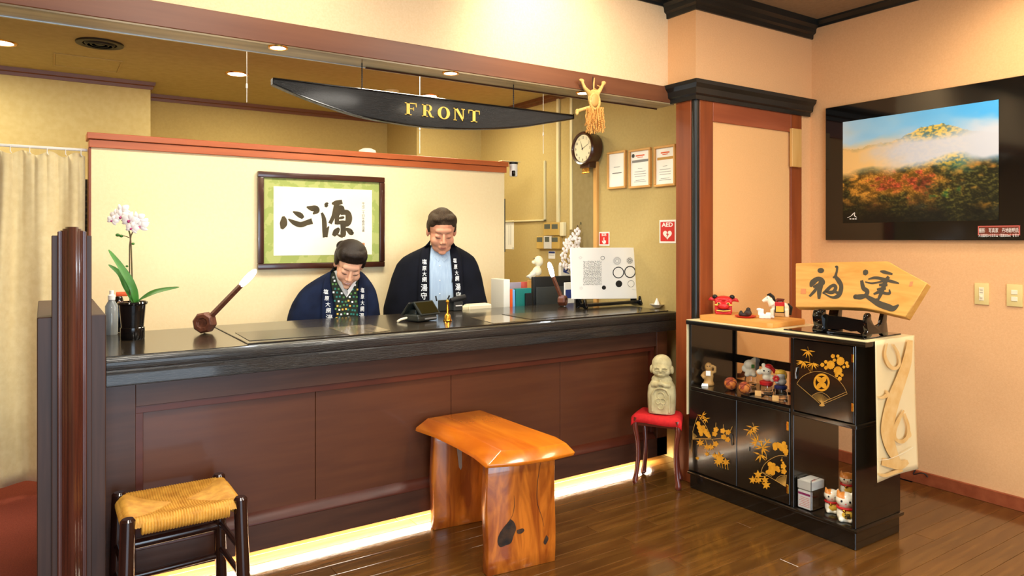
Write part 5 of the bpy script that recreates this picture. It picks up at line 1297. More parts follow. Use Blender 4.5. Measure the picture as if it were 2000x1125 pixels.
def stroke(b, pts, fn, k=6): stroke_(b, [(x, y, w_*1.12+9) for x, y, w_ in pts], fn, k)
b = B()
disc(b, 445, 200, 46, 36, fbo)
stroke(b, [(305, 425, 16), (330, 370, 60), (390, 320, 50), (450, 320, 40), (470, 370, 50), (400, 400, 30), (340, 430, 20)], fbo)
stroke(b, [(460, 330, 46), (440, 400, 60), (425, 490, 50), (420, 590, 24)], fbo)
stroke(b, [(400, 420, 16), (360, 480, 30), (290, 555, 18)], fbo)
stroke(b, [(640, 152, 8), (668, 150, 22), (665, 210, 18), (650, 280, 30), (690, 340, 50), (725, 410, 42), (715, 490, 46), (680, 550, 44), (620, 570, 26), (560, 555, 14), (500, 520, 10), (470, 508, 8)], fbo)
stroke(b, [(610, 298, 10), (650, 290, 30), (680, 340, 24)], fbo)
stroke(b, [(470, 510, 8), (530, 470, 34), (580, 420, 30), (630, 405, 34), (650, 440, 34), (620, 490, 36), (570, 500, 34), (500, 490, 12)], fbo)
stroke(b, [(640, 490, 24), (700, 520, 30)], fbo)
stroke(b, [(1075, 192, 26), (1060, 225, 60), (1045, 262, 22)], fbo)
stroke(b, [(1005, 335, 30), (1030, 440, 46), (1080, 480, 46), (1070, 530, 40), (1000, 570, 40), (920, 560, 50), (925, 590, 14)], fbo)
stroke(b, [(920, 560, 40), (1040, 545, 30), (1130, 590, 50), (1250, 660, 70), (1360, 700, 74), (1440, 720, 60), (1515, 670, 10)], fbo)
stroke(b, [(1260, 210, 8), (1320, 222, 34), (1430, 250, 14)], fbo)
stroke(b, [(1095, 320, 6), (1180, 300, 26), (1270, 310, 30), (1380, 340, 30), (1460, 360, 24), (1520, 378, 8)], fbo)
stroke(b, [(1055, 355, 6), (1140, 375, 14), (1240, 360, 14), (1330, 330, 30), (1380, 285, 34)], fbo)
stroke(b, [(1370, 290, 26), (1330, 360, 44), (1300, 440, 44), (1270, 520, 36), (1230, 605, 18)], fbo)
stroke(b, [(1245, 400, 20), (1300, 395, 30), (1360, 400, 20)], fbo); stroke(b, [(1215, 460, 16), (1290, 450, 30), (1340, 450, 20)], fbo)
stroke(b, [(1170, 525, 14), (1250, 495, 30), (1340, 515, 26), (1390, 510, 26), (1385, 460, 8)], fbo)
stroke(b, [(1200, 590, 8), (1240, 600, 20)], fbo)
b.build('brush_writing', 'ink_board', nb, smooth=0)
stroke = stroke_
b = B(); poly(b, [(170, 450), (242, 450), (242, 520), (170, 520)], fbo); poly(b, [(1670, 355), (1715, 350), (1700, 415), (1655, 418)], fbo); b.build('red_seal', 'red_seal', nb, smooth=0)
# ---- figures on the middle shelf
c = oz(1384, 752, zs); T = frame(c, s=1.0)
t = thing('monkey_figurine', 'carved tan monkey figurine with a small card at the far end of the shelf', 'figurine', c)
organic('figure', [('l', srings([(0, .030, .03, 0, 0), (.012, .030, .03, 0, 0), (.02, .024, .024, 0, 0), (.03, .024, .022, 0, 0), (.05, .026, .024, 0, 0), (.075, .022, .02, 0, 0)], 20, 1)), ('e', (0, 0, .098), (.021, .02, .026)), ('t', [(-.02, 0, .068), (-.036, -.006, .05), (-.022, -.014, .038)], [.009, .008, .008]), ('t', [(.018, 0, .07), (.034, -.004, .075), (.034, -.008, .1), (.018, -.008, .108)], [.009, .008, .008, .008])], 'monkey', t, voxel=.0035, smooth=3, T=T)
B(T).box(-.014, .010, -.030, -.026, .056, .082).build('card', 'white_paper', t, 0)
B(T).prism([(-.038, -.04, .0005), (-.002, -.04, .0005), (-.004, -.034, .013), (-.034, -.034, .013)], (0, .006, 0)).build('name_card', 'white_paper', t, 0)
b = B(T); b.ell((-.007, -.019, .106), .0028, None, 8, 6); b.ell((.006, -.0195, .106), .0028, None, 8, 6); b.build('eye', 'black', t)
ty = thing('glass_tray', 'black tray with clear film under the ornaments on the middle shelf', 'tray', oz(1480, 775, zs))
ya6, yb6 = yd+.02, yd+.30
B().box(XK+.01, XKB-.10, ya6, yb6, zs+.0003, zs+.004).build('tray_base', 'black_gloss', ty, .001)
b = B(); e_ = .006
b.box(XK+.01, XK+.01+e_, ya6, yb6, zs+.004, zs+.011).box(XKB-.10-e_, XKB-.10, ya6, yb6, zs+.004, zs+.011).box(XK+.01+e_, XKB-.10-e_, ya6, ya6+e_, zs+.004, zs+.011).box(XK+.01+e_, XKB-.10-e_, yb6-e_, yb6, zs+.004, zs+.011)
b.build('tray_rim', 'black_gloss', ty, .001)
def ballat(px, py, r, label, z0):
    c = oz(px, py, z0+r)
    b = B(); b.ell(c, r, None, 28, 18)
    t = tag(b.build('thread_ball', 'temari'), label, 'ball')
    b = B()
    for k in range(5):
        ax = Vector((sin(k*1.9), cos(k*1.3), sin(k*.7+1))).normalized(); u = ax.orthogonal().normalized(); w_ = ax.cross(u)
        b.tube([c+(u*cos(2*pi*i/28)+w_*sin(2*pi*i/28))*(r+.0004) for i in range(29)], .0012, 5)
    b.build('thread_band', 'stool_red', t)
ballat(1427, 749, .033, 'patterned orange thread ball beside the monkey figurine', zs+.001)
ballat(1454, 757, .030, 'patterned orange thread ball beside the clear glass jars', zs+.005)
c = oz(1440, 735, zs+.02)+Vector((.08, .06, 0)); c.z = zs+.0005
tag(B().lathe(c, [(.001, 0), (.035, 0), (.05, .012), (.052, .028), (.048, .028), (.03, .008), (.001, .008)], 24).build('orange_bowl', 'gourd_wood'), 'shallow reddish bowl behind the thread balls', 'bowl')
def jar(px, py, r, h, label, mt='glass'):
    c = oz(px, py, zs+.005); t = thing('glass_jar', label, 'jar', c, None)
    B().lathe(c, [(.001, 0), (r*.9, 0), (r, .008), (r, h*.6), (r*.9, h), (r*.84, h), (r*.92, h*.6), (r*.9, .012), (.001, .010)], 28).build('glass_body', mt, t)
    return c, t
c, t = jar(1497, 768, .033, .052, 'round clear glass jar with a red rim under the red hatted doll')
c4, t4 = jar(1525, 777, .033, .056, 'round clear glass jar with a navy rim nearest the divider')
c5, t5 = jar(1466, 752, .031, .048, 'round clear glass jar under the cream plush dog')
B().lathe(c+Vector((0, 0, .050)), [(.024, -.012), (.033, -.004), (.034, .010), (.026, .014), (.001, .012), (.001, -.010)], 24).build('red_rim', 'red', t)
B().lathe(c4+Vector((0, 0, .054)), [(.024, -.012), (.031, -.004), (.031, .006), (.024, .010), (.001, .008), (.001, -.010)], 24).build('navy_rim', 'navy_cap', t4)
# dolls
T = frame(c5+Vector((0, 0, .0485)))
t = thing('plush_dog', 'cream plush dog with a green tag sitting on the far glass jar', 'plush toy', c5+Vector((0, 0, .0485)))
organic('body', [('e', (0, 0, .024), (.028, .024, .026)), ('e', (-.006, -.002, .062), (.030, .028, .027)), ('e', (-.034, -.004, .040), (.013, .012, .018)), ('e', (.026, .01, .084), (.024, .018, .018)), ('e', (.03, .01, .055), (.016, .014, .024)), ('e', (-.018, -.016, .010), (.014, .018, .012)), ('e', (.018, -.016, .010), (.014, .018, .012))], ['plush', 'plush_grey'], t, voxel=.004, smooth=3, T=T, paint=lambda p: 1 if p.x > .026 else 0)
B(T).box(.004, .020, -.031, -.027, .048, .068).build('green_tag', 'leaf', t, .001)
T = frame(c+Vector((0, 0, .0645)))
t = thing('red_hat_doll', 'cream doll with a red hat and black eye on the red rimmed jar', 'doll', c+Vector((0, 0, .0645)))
organic('body', [('e', (.004, 0, .018), (.026, .022, .020)), ('e', (0, -.002, .050), (.026, .024, .024)), ('e', (-.034, -.006, .044), (.015, .014, .015)), ('e', (.030, -.010, .014), (.014, .013, .020)), ('e', (-.014, .002, .078), (.011, .009, .012))], 'plush', t, voxel=.004, smooth=2, T=T)
organic('hat', [('e', (.010, .004, .070), (.022, .022, .016)), ('t', [(.018, .0, .07), (.036, -.004, .056), (.038, -.006, .04)], [.012, .009, .006])], 'red', t, voxel=.0035, smooth=2, T=T)
b = B(T); b.ell((-.012, -.0245, .054), .0038, None, 8, 6); b.ell((.010, -.0255, .052), .0032, None, 8, 6); b.build('eye', 'black', t)
T = frame(c4+Vector((0, 0, .0645)))
t = thing('yellow_hair_doll', 'small doll with yellow hair and a red flower on the navy rimmed jar', 'doll', c4+Vector((0, 0, .0645)))
organic('body', [('e', (.004, 0, .018), (.024, .02, .02)), ('e', (.002, 0, .046), (.024, .022, .022)), ('e', (-.018, -.012, .016), (.010, .012, .012))], 'light_grey', t, voxel=.004, smooth=2, T=T)
organic('hair', [('e', (.0, .004, .060), (.028, .024, .016)), ('e', (.022, .0, .046), (.008, .014, .018))], 'yellow', t, voxel=.004, smooth=2, T=T)
b = B(T)
for k in range(6): b.ell((-.022+.010*cos(k*pi/3), -.022, .034+.010*sin(k*pi/3)), (.007, .004, .007), None, 8, 6)
b.build('red_flower', 'red', t)
for px, py, lb in ((1481, 773, 'small tan name card leaning before the glass jars'), (1515, 783, 'small tan name card nearest the shelf divider')):
    c6 = oz(px, py, zs+.0045); T = frame(c6)
    tag(B(T).prism([(-.016, 0, 0), (.014, 0, 0), (.014, .008, .024), (-.016, .008, .024)], (0, .0016, 0)).build('name_card', 'cert_wood'), lb, 'card')
# ---- lower bay: acrylic leaflet box and three cats
a = ox(1547, 1000, XK+.0)
yq0, yq1 = ky(1578), ky(1548); ztp = kz(1548, 930)
bxp = thing('leaflet_box', 'clear box of pink and white cards in the lower open bay', 'box', (XK+.08, (yq0+yq1)/2, .0965))
xq0, xq1 = XK+.012, XK+.125; yq1 = yd-tt/2-.004; yq0 = ky(1581)
zA, zB = .0968, ztp-.0
b = B(); th = .003
b.box(xq0, xq1, yq0, yq1, zA, zA+th).box(xq0, xq0+th, yq0, yq1, zA+th, zB).box(xq1-th, xq1, yq0, yq1, zA+th, zB).box(xq0+th, xq1-th, yq0, yq0+th, zA+th, zB).box(xq0+th, xq1-th, yq1-th, yq1, zA+th, zB)
b.build('acrylic_case', 'acrylic', bxp, 0)
B().box(xq0+.006, xq0+.018, yq0+.006, yq1-.006, zA+.004, zA+(zB-zA)*.60).build('pink_card_stack', 'white_paper', bxp, .001)
B().box(xq0+.0052, xq0+.006, yq0+.008, yq1-.008, zA+(zB-zA)*.46, zA+(zB-zA)*.53).build('magenta_band', 'magenta', bxp, 0)
b = B()
for k in range(6): b.box(xq0+.0052, xq0+.006, yq0+.012, yq1-.012-.004*(k % 3), zA+(zB-zA)*(.1+.055*k), zA+(zB-zA)*(.112+.055*k))
b.build('print_lines', 'pink', bxp, 0, smooth=0)
B().box(xq0+.004, xq1-.006, yq0+.004, yq1-.004, zA+(zB-zA)*.64, zB-.012).build('cream_block', 'off_white', bxp, .002)
b = B(); XX = xq0
stroke(b, [(0, 0, .003), (.01, .008, .004), (.02, .002, .003), (.03, .012, .004), (.042, .006, .002)], lambda x, y: Vector((xq0+.03+x, yq0+.012+y, zB-.0112))); b.build('red_script', 'red', bxp, smooth=0)
def cat(px, py, z0, s, label, bib=False, calico=False, off=(0, 0)):
    c = oz(px, py, z0)+Vector((off[0], off[1], 0)); T = frame(c, None, s); t = thing('lucky_cat', label, 'figurine', c)
    organic('body', [('e', (0, 0, .030), (.034, .030, .034)), ('l', srings([(0, .028, .026, 0, 0), (.02, .034, .030, 0, 0), (.045, .028, .025, 0, 0)], 20, .9)), ('e', (0, -.002, .082), (.038, .033, .031)), ('t', [(-.024, -.004, .10), (-.029, -.004, .12)], [.011, .003]), ('t', [(.024, -.004, .10), (.029, -.004, .12)], [.011, .003]), ('e', (-.016, -.024, .008), (.011, .012, .009)), ('e', (.016, -.024, .008), (.011, .012, .009))], ['ceramic', 'ceramic_orange', 'black'], t, voxel=.0035, smooth=2, T=T, paint=(lambda p: 1 if (p.z > .094 and p.x < -.004) or (calico and p.z > .088) else 0))
    B(T).tube([(.031*cos(2*pi*k/20), .026*sin(2*pi*k/20)-.001, .052) for k in range(21)], .0055, 8).build('collar', 'red', t)
    b = B(T)
    for s_ in (-1, 1): b.ell((s_*.015, -.0315, .083), (.0042, .003, .0048), None, 10, 8)
    b.build('eye', 'black', t)
    B(T).ell((0, -.0345, .074), (.003, .002, .002), None, 8, 6).build('nose', 'red', t)
    B(T).ell((-.006, -.032, .046), (.0065, .006, .0065)).build('bell', 'brass', t)
    organic('bib', [('e', (.004, -.017, .028), (.024, .016, .022))], 'yellow', t, voxel=.003, smooth=1, T=T)
    if bib: text_mesh('福', lambda u, v: T @ Vector((.006+u*.022, -.0350+.10*(u*.022)**2*20, .020+v*.022)), 'painted_character', 'black', t, 1, bold=.02)
    return c
cat(1649, 1017, .0965, 1.12, 'white lucky cat with a yellow bib at the front of the lower bay', True, off=(.012, .0))
cat(1620, 1001, .0965, .92, 'smaller white lucky cat beside the clear box of cards', off=(.02, .0))
c7 = oz(1657, 960, .16); 
pb = tag(boxo('figurine_block', 'lacquer', 3.06, 3.14, 1.82, 1.905, .0965, .17), 'low black block at the back of the lower bay', 'block')
T = None
cc8 = Vector((3.10, 1.863, .1703))
def _c():
    global oz
    o_ = oz; oz = lambda *a: cc8
    cat(0, 0, 0, .9, 'orange eared lucky cat raised at the back of the lower bay', calico=True); oz = o_
_c()
# ================================================================== RIGHT WALL
yl7 = ox(1612, 300, XR-.03).y; zt7 = (ox(1611, 211, XR-.03).z+ox(1990, 149, XR-.03).z)/2; zb7 = ox(1700, 469, XR-.03).z
yp0, yp1 = ox(1951, 300, XR-.03).y, ox(1646.5, 300, XR-.03).y
yr7 = yp0-(yl7-yp1)
tv = thing('wall_picture', 'large glossy black framed autumn mountain photograph on the peach wall', 'picture', (XR-.02, (yl7+yr7)/2, zb7))
B().box(XR-.03, XR-.002, yr7, yl7, zb7, zt7).build('black_panel', 'black_gloss', tv, .003)
zp1 = (ox(1646.5, 238, XR-.03).z+ox(1949, 195.5, XR-.03).z)/2; zp0 = (ox(1652, 435, XR-.03).z+ox(1951, 431, XR-.03).z)/2
NX, NZ = 230, 150
me = bpy.data.meshes.new('photo'); vs_ = []; cols = []
def sst(a, b_, x): x = min(1, max(0, (x-a)/(b_-a))); return x*x*(3-2*x)
def mix(a, b_, k): return [p*(1-k)+q_*k for p, q_ in zip(a, b_)]
def nz_(x, y, s=0): return mnoise.fractal(Vector((x, y, s)), .9, 2.1, 3)*.75
def photo(u, v):  # u right, v down 0..1, sRGB
    h = .17+.0*u; hill = .27-.13*math.exp(-((u-.62)/.22)**2)+.03*nz_(u*6, 1)+.012*nz_(u*30, 2)+.05*max(0, u-.85)
    sky = mix((205, 225, 235), (96, 172, 222), sst(-.1, .6, u*.7+.2*nz_(u*2, v*3)))
    col = sky
    n1 = nz_(u*34, v*46, 3); n2 = nz_(u*16, v*20, 5); n3 = nz_(u*6, v*7, 7); n4 = mnoise.noise(Vector((u*90, v*100, 9)))
    if v > hill:
        up = mix((70, 100, 95), (226, 190, 90), sst(-.05, .5, n1+.5*n2+.25)*sst(.1, .45, u)*(1-sst(.76, .9, u)))
        col = mix(up, (70, 120, 165), sst(.78, .95, u)*.75)
    low = .50+.06*nz_(u*5, 4)+.02*nz_(u*22, 6)
    dark = mix((34, 34, 22), (92, 88, 48), sst(-.2, .6, n1+n4*.5))
    red = mix((104, 54, 36), (206, 104, 74), sst(-.3, .5, n1+.4*n4)); org = mix((110, 80, 36), (214, 160, 78), sst(-.3, .5, n2+n4*.5)); grn = mix((40, 70, 44), (140, 160, 70), sst(-.3, .5, n1))
    f = dark
    f = mix(f, org, sst(.0, .35, .55-abs(v-.62)*1.9+n3*.5)*sst(0, .35, .5-abs(u-.35)+n2*.3))
    f = mix(f, red, sst(.1, .45, .40-sqrt(((u-.42)/.9)**2+((v-.62)/.6)**2)*1.3+n3*.3+n2*.5))
    f = mix(f, grn, sst(.15, .4, .3-sqrt(((u-.66)/.5)**2+((v-.74)/.5)**2)+n2*.4))
    f = mix(f, (60, 104, 92), sst(.1, .5, .45-sqrt(((u-.78)/.5)**2+((v-.5)/.35)**2)+.1*n3))
    f = mix(f, (190, 140, 62), sst(.08, .2, .16-sqrt(((u-.92)/1)**2+((v-.87)/.6)**2)+n1*.06))
    f = mix(f, (200, 140, 70), sst(.1, .3, .25-sqrt(((u-.88)/1)**2+((v-.50)/.5)**2)+n2*.15))
    f = mix(f, (18, 17, 14), sst(.62, 1.05, v+.25*n3-.1*u+.05*n1)*.92)
    col = mix(col, f, sst(low-.07, low+.05, v))
    fog = mix((238, 200, 140), (206, 208, 214), sst(.1, .5, u+.15*n3))
    mist = max(0, 1-abs(v-(.355+.03*sin(u*5+1)-.03*u))/(.24+.06*n3))
    mist = sst(.05, .62, mist+.30*nz_(u*3.2, v*6, 11)+.16*nz_(u*11, v*16, 13)*mist)
    mist *= 1-.8*math.exp(-((u-.62)/.2)**2)*(1-sst(.2, .30, v))
    return mix(col, fog, min(.96, mist))
fpt = lambda u, v: Vector((XR-.0322, yp1+(yp0-yp1)*u, zp1+(zp0-zp1)*v))
vs_ = [fpt(i/NX, j/NZ) for j in range(NZ+1) for i in range(NX+1)]
b = B(); b.add(vs_, [(j*(NX+1)+i, j*(NX+1)+i+1, (j+1)*(NX+1)+i+1, (j+1)*(NX+1)+i) for j in range(NZ) for i in range(NX)])
m = bpy.data.materials.new('photo_print'); m.use_nodes = True; nt = m.node_tree; a_ = nt.nodes.new('ShaderNodeVertexColor'); a_.layer_name = 'Print'
nt.links.new(a_.outputs[0], nt.nodes['Principled BSDF'].inputs['Base Color']); nt.nodes['Principled BSDF'].inputs['Roughness'].default_value = .35; nt.nodes['Principled BSDF'].inputs['Specular IOR Level'].default_value = .25; M['photo_print'] = m
ph = b.build('photograph', 'photo_print', tv, smooth=0)
ca = ph.data.color_attributes.new('Print', 'FLOAT_COLOR', 'POINT'); buf = []
for j in range(NZ+1):
    for i in range(NX+1):
        c = photo(i/NX, j/NZ); c = mix(c, [sum(c)/3]*3, -.25); buf += [*lin([min(255, max(0, k)) for k in c]), 1]
ca.data.foreach_set('color', buf)
fq = lambda x, y: ox(1580+x/2.295, 130+y/2.295, XR-.0334)
b = B(); stroke(b, [(172, 678, 2), (188, 670, 2), (196, 662, 4), (205, 655, 2), (204, 668, 4), (214, 676, 2)], fq); stroke(b, [(182, 683, 4), (190, 683, 5)], fq); stroke(b, [(195, 683, 5), (203, 683, 4)], fq); stroke(b, [(206, 683, 5), (214, 683, 4)], fq); b.build('white_logo', 'white', tv, smooth=0)
a, c = ox(1909.5, 441, XR-.034), ox(1992.5, 460, XR-.034)
B().box(XR-.034, XR-.029, c.y, a.y, c.z, a.z).build('caption_plate', 'photo_brown', tv, .0005)
b = B(); e_ = .0025
for bx in ((c.y+e_, a.y-e_, a.z-2*e_, a.z-e_), (c.y+e_, a.y-e_, c.z+e_, c.z+2*e_), (c.y+e_, c.y+2*e_, c.z+2*e_, a.z-2*e_), (a.y-2*e_, a.y-e_, c.z+2*e_, a.z-2*e_)): b.box(XR-.0345, XR-.034, *bx)
b.build('plate_border', 'pink', tv, 0, smooth=0)
W_ = a.y-c.y; ymid = (a.y+c.y)/2
text_mesh('撮影　写真家　丹地敏明氏', lambda u, v: Vector((XR-.0348, ymid-u*.0150, a.z-.034+v*.026)), 'caption', 'white', tv, 1)
text_mesh('大沼園地から日本山（標高505m）を写す', lambda u, v: Vector((XR-.0348, ymid-u*.0100, a.z-.057+v*.018)), 'caption', 'white', tv, 1)
# switches
for p, lb, kind in (((1903, 552.5, 1931, 596), 'cream dimmer switch nearest the wooden name board', 0), ((1965.5, 555, 1997, 600), 'cream double rocker switch nearest the picture edge on the peach wall', 1)):
    a, c = ox(p[0], p[1], XR-.008), ox(p[2], p[3], XR-.008)
    t = thing('light_switch', lb, 'switch', (XR-.004, (a.y+c.y)/2, c.z), 'switches on the peach wall')
    W_, H_ = a.y-c.y, a.z-c.z; ym8, zm8 = (a.y+c.y)/2, (a.z+c.z)/2
    B().box(XR-.008, XR, c.y, a.y, c.z, a.z).build('cover_plate', 'switch_cream', t, .003, seg=2)
    if kind == 0:
        B().box(XR-.010, XR-.008, ym8-.012, ym8+.012, zm8-.034, zm8+.034).build('insert', 'cream', t, .001)
        B().box(XR-.018, XR-.010, ym8-.006, ym8+.006, zm8-.020, zm8-.008).build('slider', 'switch_white', t, .002)
        b = B(); b.box(XR-.0108, XR-.010, ym8-.007, ym8+.007, zm8+.02, zm8+.0215).box(XR-.0108, XR-.010, ym8-.007, ym8+.007, zm8+.006, zm8+.0075); b.build('mark', 'dark_grey', t, 0)
    else:
        for dz in (.017, -.017):
            B().box(XR-.0105, XR-.008, ym8-.014, ym8+.014, zm8+dz-.011, zm8+dz+.011).build('rocker', 'switch_white', t, .001)
# small wood block on the column, cable by the skirting
a, c = oy(1547.5, 250, YC-.02), oy(1566, 327, YC-.02)
tag(B().box(a.x, c.x, YC-.02, YC, c.z, a.z).build('wood_block', 'pale_wood', bevel=.002), 'small pale wood block fixed to the right post of the column', 'block')
a = [ox(1775, 905, XR-.01), ox(1788, 915, XR-.02), ox(1784, 926, XR-.03), ox(1800, 924, XR-.03), ox(1808, 927, XR-.022), ox(1812, 932, XR-.022)]
tag(B().tube([Vector(v) for v in cr([tuple(p) for p in a], 5)], .003, 8).build('power_cable', 'black_soft'), 'thin dark cable looping over the skirting behind the cabinet', 'cable')
# ================================================================== PEOPLE
from mathutils.bvhtree import BVHTree
def bvh_of(objs):
    vs_, fs_ = [], []
    for o in objs:
        n = len(vs_); L0 = WL[o.name]; vs_ += [v.co+L0 for v in o.data.vertices]; fs_ += [[i+n for i in p.vertices] for p in o.data.polygons]
    return BVHTree.FromPolygons(vs_, fs_)
def project(bv, px, py, eps=.003):
    d = ray(px, py).normalized(); o_ = Vector((0, 0, EYE)); h = bv.ray_cast(o_+d*2.6, d)
    return None if h[0] is None else h[0]-d*eps
def person(spec):
    """one continuous body posed in its own frame (front -Y), head turned by Mh"""
    T = spec['T']; Mh = spec['Mh']; s = spec['hs']; R3 = Mh.to_3x3().normalized()
    H = lambda x, y, z: Mh @ Vector((x*s, y*s, z*s))
    def E(c, r, rot=None): return ('e', H(*c), tuple(k*s for k in r), (T.to_3x3().normalized() @ R3))
    # organic() passes local points through T, so ellipsoid rotation must stay local
    def E(c, r): return ('e', H(*c), tuple(k*s for k in r), R3)
    fem = spec['fem']; fw = .93 if fem else 1.0
    P = [E((0, .014, .034), (.074*fw, .092, .082)), E((0, -.018, -.030), (.065*fw, .066, .080)), E((0, -.032, -.080), (.040*fw if fem else .052, .044, .032)),
         E((-.035*fw, -.050, -.034), (.028, .026, .030)), E((.035*fw, -.050, -.034), (.028, .026, .030)), E((0, -.068, -.098), (.017 if fem else .022, .014, .013)),
         E((-.029, -.068, .002), (.018, .013, .012)), E((.029, -.068, .002), (.018, .013, .012)), E((0, -.066, .030), (.045, .018, .020)), E((0, -.072, -.062), (.026, .016, .018)),
         ('t', [H(0, -.080, .012), H(0, -.092, -.012), H(0, -.101, -.032)], [.007*s, .009*s, .0115*s]), E((-.011, -.088, -.036), (.008, .009, .007)), E((.011, -.088, -.036), (.008, .009, .007)),
         E((-.074*fw, .012, -.006), (.009, .018, .031)), E((.074*fw, .012, -.006), (.009, .018, .031)), E((-.078*fw, .006, -.004), (.007, .010, .026)), E((.078*fw, .006, -.004), (.007, .010, .026))]
    nk = spec['neck']; P.append(('t', [H(0, .012, -.045), H(0, .03, -.10), Vector(nk)], [.050*fw*s, .049*fw*s, .056*s]))
    P += spec['body']
    for hnd in spec['hands']:       # wrist point, forward direction
        wv, d, sd = Vector(hnd[0]), Vector(hnd[1]).normalized(), hnd[2]
        side = Vector((1, 0, 0)); side = (side-d*side.dot(d)).normalized(); up = side.cross(d)
        rot = Matrix((side, d, up)).transposed()
        P.append(('e', wv+d*.045, (.038, .052, .016), rot))
        for k, (off, ln) in enumerate(((-.030, .060), (-.010, .070), (.010, .068), (.029, .054))):
            a = wv+d*.085+side*off; P.append(('t', [a-d*.02, a+d*ln*.5+up*.004, a+d*ln-up*.008], [.010, .009, .0075]))
        a = wv+d*.03-side*sd*.034; P.append(('t', [a, a-side*sd*.022+d*.022, a-side*sd*.03+d*.05-up*.004], [.012, .010, .008]))
    root = thing('person', spec['label'], 'person', spec['at'])
    body = organic('body', P, spec['skin'], root, voxel=.0042, smooth=2, T=T)
    bv = bvh_of([body])
    TH = T @ Mh; Tn = (TH.to_3x3() @ Vector((0, 1, 0))).normalized()
    def F(x, z, eps=.0006):        # point on the face at head coordinates
        o_ = TH @ Vector((x*s, -.2*s, z*s)); h = bv.ray_cast(o_, Tn)
        return (h[0] if h[0] is not None else TH @ Vector((x*s, -.08*s, z*s)))-Tn*eps
    b = B()
    for q in (-1, 1): b.tube([F(q*x, z) for x, z in ((.014, -.006), (.021, -.010), (.029, -.011), (.037, -.008), (.043, -.003))], [.0006*s, .0013*s, .0016*s, .0014*s, .0006*s], 8)
    b.build('eyelid_line', 'lash', root)
    b = B()
    for q in (-1, 1): b.tube([F(q*x, z, 0) for x, z in ((.013, .0215), (.023, .0245), (.034, .0238), (.045, .0175))], [.0012*s, .0024*s, .002*s, .0006*s], 8, .6)
    b.build('eyebrow', spec['brow'], root)
    if fem:
        top_ = [(-.024, -.055), (-.012, -.0575), (0, -.059), (.012, -.0575), (.024, -.055)]; lo_ = [(-.024, -.055), (-.013, -.064), (0, -.0665), (.013, -.064), (.024, -.055)]
        b = B(); b.tube([F(*p, 0) for p in top_], [.0008, .0018*s, .0018*s, .0018*s, .0008], 8); b.tube([F(*p, 0) for p in lo_], [.0008, .0022*s, .0026*s, .0022*s, .0008], 8); b.build('lips', 'lip', root)
        b = B(); n_ = len(top_); b.add([F(*p, .0012) for p in cr(top_, 3)]+[F(p[0], p[1]+.001, .0012) for p in cr([(x, z+.002 if abs(x) < .02 else z) for (x, z), t_ in zip(lo_, top_)], 3)], [(i, i+1, 13+i+1, 13+i) for i in range(12)]); b.build('teeth', 'teeth', root)
        b = B(); b.add([F(p[0], p[1], .0009) for p in cr(top_, 3)]+[F(*p, .0009) for p in cr(lo_, 3)], [(i, i+1, 13+i+1, 13+i) for i in range(12)]); b.build('mouth_opening', 'lip', root)
    else:
        ln = [(-.025, -.060), (-.012, -.063), (0, -.0635), (.012, -.063), (.025, -.059)]
        b = B(); b.tube([F(x, z+.002, -.0006) for x, z in ln], [.0006, .0019*s, .002*s, .0019*s, .0006], 8); b.tube([F(x, z-.004+abs(x)*.1, -.0006) for x, z in ln], [.0006, .0023*s, .0028*s, .0023*s, .0006], 8); b.build('lips', 'lip_m', root)
        b = B(); b.tube([F(*p, .0002) for p in ln], [.0004, .0009*s, .001*s, .0009*s, .0004], 6)
        b.build('mouth_line', 'brow_m', root)
    hp = []
    for c, r in spec['hair']: hp.append(E(c, r))
    organic('hair', hp, spec['hairm'], root, voxel=.005, smooth=3, T=T)
    coat = organic('coat', spec['coat'], spec['coatm'], root, voxel=.009, smooth=12, T=T)
    organic('lower_garment', spec['lower'], spec['lowerm'], root, voxel=.012, smooth=3, T=T)
    return root, body, coat
def patch(bv, left, right, n, m, eps, name, mt, root, th=.003):
    """cloth panel between two picture-traced edges, laid on the clothed body"""
    L_, R_ = cr(left, 6), cr(right, 6); k = min(len(L_), len(R_)); vs_ = []; last = None
    for j in range(n+1):
        t_ = j/n*(k-1); i0 = min(int(t_), k-2); f = t_-i0
        lx, ly = [L_[i0][q]*(1-f)+L_[i0+1][q]*f for q in (0, 1)]; rx, ry = [R_[i0][q]*(1-f)+R_[i0+1][q]*f for q in (0, 1)]
        for i in range(m+1):
            u = i/m; p = project(bv, lx+(rx-lx)*u, ly+(ry-ly)*u, eps)
            if p is None: p = od(lx+(rx-lx)*u, ly+(ry-ly)*u, (last-Vector((0, 0, EYE))).dot(FW) if last is not None else dP)
            vs_.append(p); last = p
    b = B(); b.add(vs_, [(j*(m+1)+i, j*(m+1)+i+1, (j+1)*(m+1)+i+1, (j+1)*(m+1)+i) for j in range(n) for i in range(m)])
    o = b.build(name, mt, root, smooth=70); md = o.modifiers.new('thick', 'SOLIDIFY'); md.thickness = th
    return o
def band_text(bv, chars, root, eps):
    for ch, px, py, sx, sy, rot in chars:
        cr_, sr_ = cos(rot), sin(rot)
        text_mesh(ch, lambda u, v: project(bv, px+(u*cr_*sx+(v-.36)*sr_*sy), py+(u*sr_*sx-(v-.36)*cr_*sy), eps) or Vector(root.location), 'coat_character', 'coat_text', root, 1, bold=.012)
